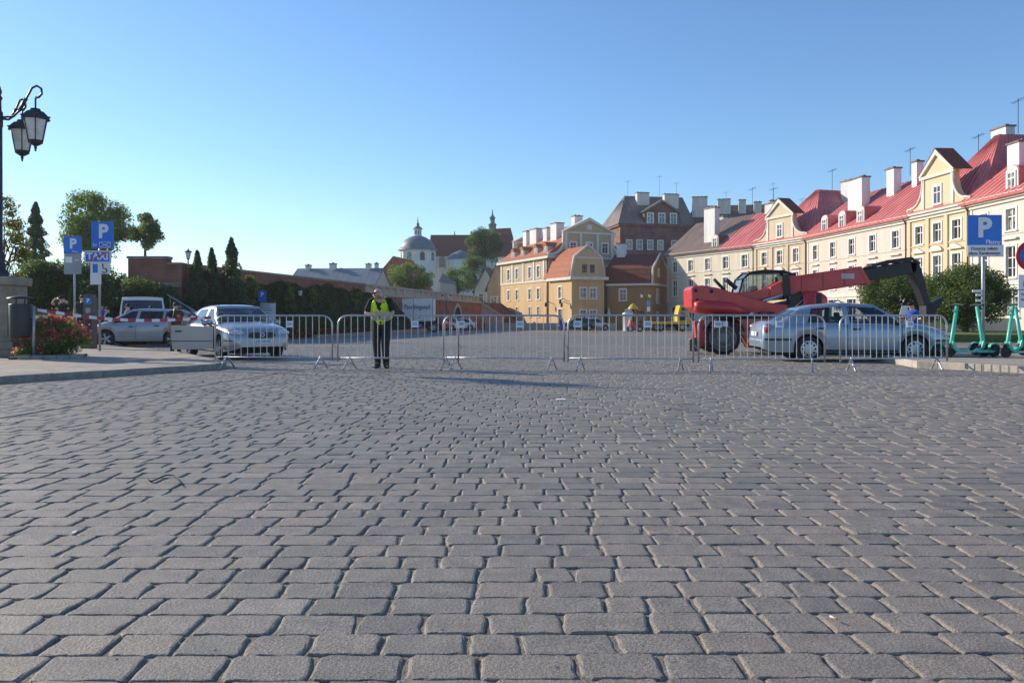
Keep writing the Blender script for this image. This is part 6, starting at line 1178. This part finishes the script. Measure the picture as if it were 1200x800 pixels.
for i,(x,yt,wd,d,b0,lb) in enumerate(((50,300,40,38,1.3,'dense dark shrub under the spruce'),(88,304,50,38.5,1.3,'broad dark shrub behind the parking signs'),(128,298,44,41,.3,'tall dark shrub left of the brick wall end'),(163,318,46,39.3,-.2,'rounded dark shrub against the brick wall stub'),(192,333,34,39.2,-.2,'low dark shrub at the foot of the brick wall stub'),(16,318,36,38,1.3,'dark shrub behind the small yellowing tree'),(112,325,44,37.5,.9,'mid height dark shrub behind the white minibus nose'))):
    zt = pz(yt,d); rr = wd*d/F*.62; bush(lb,(px(x,d),d,b0),(rr,1.3 if x<150 else .6,(zt-b0)/1.85),9000,.15,LD,30,30+i,name='shrub',cr=.5*min(rr,1.3))
for i,(x,yt,d,r0,lb) in enumerate(((231,294,40.2,1.0,'slim dark conifer next to the wall-top lantern'),(248,291,41,1.0,'slim dark conifer between two others at the wall'),(271,279,42,1.35,'tallest dark conifer in front of the brick wall'))): conifer('conifer',lb,(px(x,d),d,g(d)),pz(yt,d)-g(d),r0,6500,.17,LB,40+i)
for i,(x,yt,d,r0,n,lb) in enumerate(((293,317,43.5,.42,1500,'leafy young tree right of the tall conifer'),(338,328,50,.45,800,'sapling next to the twin lantern before the ivy'),(366,332,54,.42,700,'sapling alone in front of the ivy wall'),(415,334,62,.45,700,'sapling left of the man in yellow vest'))):
    zt = pz(yt,d)-g(d); tree('sapling',lb,(px(x,d),d,g(d)),zt,(0,0,zt*.7),(r0,r0,zt*.34),n,.14,LY,.035,14,50+i,cr=.24,limbs=6,shell=.6)
# ivy over the wall
r2 = np.random.default_rng(8); n = 52000; dd = 41+ (80-41)*r2.uniform(0,1,n)**1.15; top = np.interp(dd,[41,43,48,60,70,75,80],[2.3,2.7,3.0,3.2,2.6,1.2,-.6]); nz = np.array([noise.noise(V((a*.35,b*.9,3))) for a,b in zip(dd,r2.uniform(0,4,n))])
bz_ = np.interp(dd,[15,110],[0,-.855]); zz = bz_+(top+.12*np.sin(dd*.9)+.1*np.sin(dd*2.3)-bz_)*r2.uniform(0,1,n)**.8; bul = np.array([noise.noise(V((a*.55,b*.8,7))) for a,b in zip(dd,zz)])
off = .12+.55*np.maximum(0,1-(zz-bz_)/4)+.3*bul; keep = zz < top+.2; xx = wx(dd)+off+.1
P = np.stack([xx,dd,zz],1)[keep]; nn = np.repeat(np.array([[1.,-.45,.35]]),len(P),0)
tag(inst('ivy',leaf_mesh('ivy',P,nn,.2,LI,seed=9,wr=.85,jit=.5),None),'dark ivy blanket covering the lower brick wall','ivy',kind='stuff')
# flower strip at the foot of the ivy
n = 9000; dd = 47+r2.uniform(0,1,n)*28; P = np.stack([wx(dd)+1.3+r2.uniform(0,1.1,n),dd,np.interp(dd,[15,110],[0,-.855])+r2.uniform(.02,.5,n)],1); nn = np.repeat(np.array([[0,-.4,1.]]),n,0)
tag(inst('flower_strip',leaf_mesh('flower_strip',P,nn,.13,leaf_mat('bedding_plants',(.03,.05,.015),(.2,.06,.05),(.4,.1,.08)),seed=10,wr=.8,jit=.8),None),'long strip of reddish bedding plants below the ivy','flower bed',kind='stuff')
ks_ = MB(); ks_.ext([(wx(50)+2.45,50),(wx(50)+2.65,50),(wx(75)+2.65,75),(wx(75)+2.45,75)],-.9,-.15,'z'); tag(ks_.build('bed_kerb', M['kerb']), kind='structure')
# clipped trees on the lawn
tree('clipped_tree','broad clipped round tree with short trunk behind the parking sign',(px(1131,44),44,.15),3.9,(0,0,pz(346,44)-.15),(2.2,1.9,1.6),30000,.125,LC,.16,90,61,cr=.62,limbs=9,fill=.92)
tree('clipped_tree','clipped round tree under the black jib of the crane',(px(1050,48),48,.1),3.9,(0,0,pz(346,48)-.1),(2.1,1.9,1.5),28000,.125,LC,.16,84,62,cr=.62,limbs=9,fill=.92)
# trees around the church
d = 122; tree('round_tree','bright green round tree rising over the balustrade below church',(px(482,d),d,3.2),6,(0,0,pz(324,d)-3.2),(4.1,3,2.5),9000,.26,LG,.25,40,63,cr=1.0)
d = 140; tree('hill_tree','green tree cluster right of the round tree below the apse',(px(536,d),d,3.4),6,(0,0,pz(328,d)-3.4),(3.2,3,2.4),5200,.3,LG,.25,26,64,cr=1.0)
d = 165; tree('hill_tree','tall dense tree between the church nave and orange house',(px(568,d),d,4),12,(0,0,pz(286,d)-4),(4.1,3.6,4.6),9000,.34,LD,.3,40,65,cr=1.35); tree('hill_tree','bushy tree at the foot of the tall dense tree',(px(556,150),150,3.5),7,(0,0,pz(318,150)-3.5),(3.4,3,3.2),5000,.32,LD,.25,26,66,cr=1.1)
gh_ = MB(); gh_.box(px(516,135),px(533,135),135,139,2.5,pz(330,135)); gh_.ext([(px(514,135),pz(330,135)),(px(519,135),pz(320,135)),(px(535,135),pz(333,135))],134.8,139.2,m=1); tag(gh_.build('hill_house', [M['E'],M['greyroof']]), 'small house with blue grey roof among the hill trees', 'building')
# stair rail by the shrubs
sr = thing('stair_rail','grey stair railing sloping down beside the shrubs','railing',at(196,346,38.6)); sr.location.z = 0; e = at(243,373,38.6)-at(196,346,38.6)
MB().tube([(0,0,pz(346,40)),(e.x,0,pz(373,40))],.04,6).build('handrail',M['greypole'],sr); MB().ext([(0,-.2),(0,pz(352,40)),(e.x,pz(380,40)),(e.x,-.2)],.1,.5).build('stair_flank',M['brick'],sr)
for i in range(4): x = e.x*(i+.3)/4; MB().tube([(x,0,-.1),(x,0,pz(346,40)-(pz(346,40)-pz(373,40))*(i+.3)/4)],.025,5).build('rail_post',M['greypole'],sr)
# ------------------------------------------------------------------ litter on the setts
f_ = lambda x,y,z=.012: V(((x-600)/F*(EYE*F/(y-369)),EYE*F/(y-369),z))
tag(MB().tube([f_(172,562,.012),f_(177,566),f_(184,563,.012),f_(195,559,.016),f_(203,560,.02),f_(209,565,.016),f_(215,571,.008)],[.004,.006,.005,.005,.005,.004,.002],6).build('twig',pm('dark_twig',(.03,.022,.016),.8)),'curved dark twig lying on the setts','twig')
p = f_(976,728); tag(MB(Matrix.Translation(p)@Matrix.Rotation(R(-60),4,'Z')).tube([(-.012,0,.004),(.006,0,.004)],.0035,8,0).tube([(.006,0,.004),(.02,0,.004)],.0036,8,1).build('cigarette_butt',[M['white_sign'],pm('filter_tan',(.55,.3,.1),.8)]),'flattened cigarette butt lying on the setts','litter')
for x,y,s_,lb in ((657,469,.07,'white scrap of paper on the setts before barriers'),(87,627,.012,'tiny white paper fleck on setts left of twig')):
    p = f_(x,y); tag(MB(Matrix.Translation(p)).add([(-s_,-s_*.6,0),(s_,-s_*.4,.004),(s_*.8,s_*.6,.012),(-s_*.7,s_*.5,.006)],[(0,1,2,3)]).build('paper_scrap',M['white_sign']),lb,'litter')
gr_ = np.random.default_rng(4); n = 420; gy = 2.2+14*gr_.uniform(0,1,n)**1.3; P = np.stack([gr_.uniform(-.66,.66,n)*gy,gy,np.full(n,.004)],1)
tag(inst('grit',leaf_mesh('grit',P,np.repeat(np.array([[0,0,1.]]),n,0),.012,leaf_mat('pale_grit',(.5,.46,.38),(.3,.24,.16),(.7,.68,.64),trans=0),seed=3,wr=.7,jit=.15),None),'scattered pale grit and dry leaf crumbs on the setts','grit',kind='stuff')
# ------------------------------------------------------------------ air
hzb = MB().box(-330,330,-40,420,-3,42).build('haze', None, None); hzb.data.materials.clear()
m = bpy.data.materials.new('haze_air'); m.use_nodes = True; n_ = m.node_tree; n_.nodes.remove(n_.nodes['Principled BSDF'])
pv = n_.nodes.new('ShaderNodeVolumePrincipled'); pv.inputs['Color'].default_value = (.9,.93,1,1); pv.inputs['Density'].default_value = .0003; pv.inputs['Anisotropy'].default_value = .35
n_.links.new(pv.outputs[0], [x for x in n_.nodes if x.type=='OUTPUT_MATERIAL'][0].inputs['Volume']); hzb.data.materials.append(m); tag(hzb, kind='stuff')
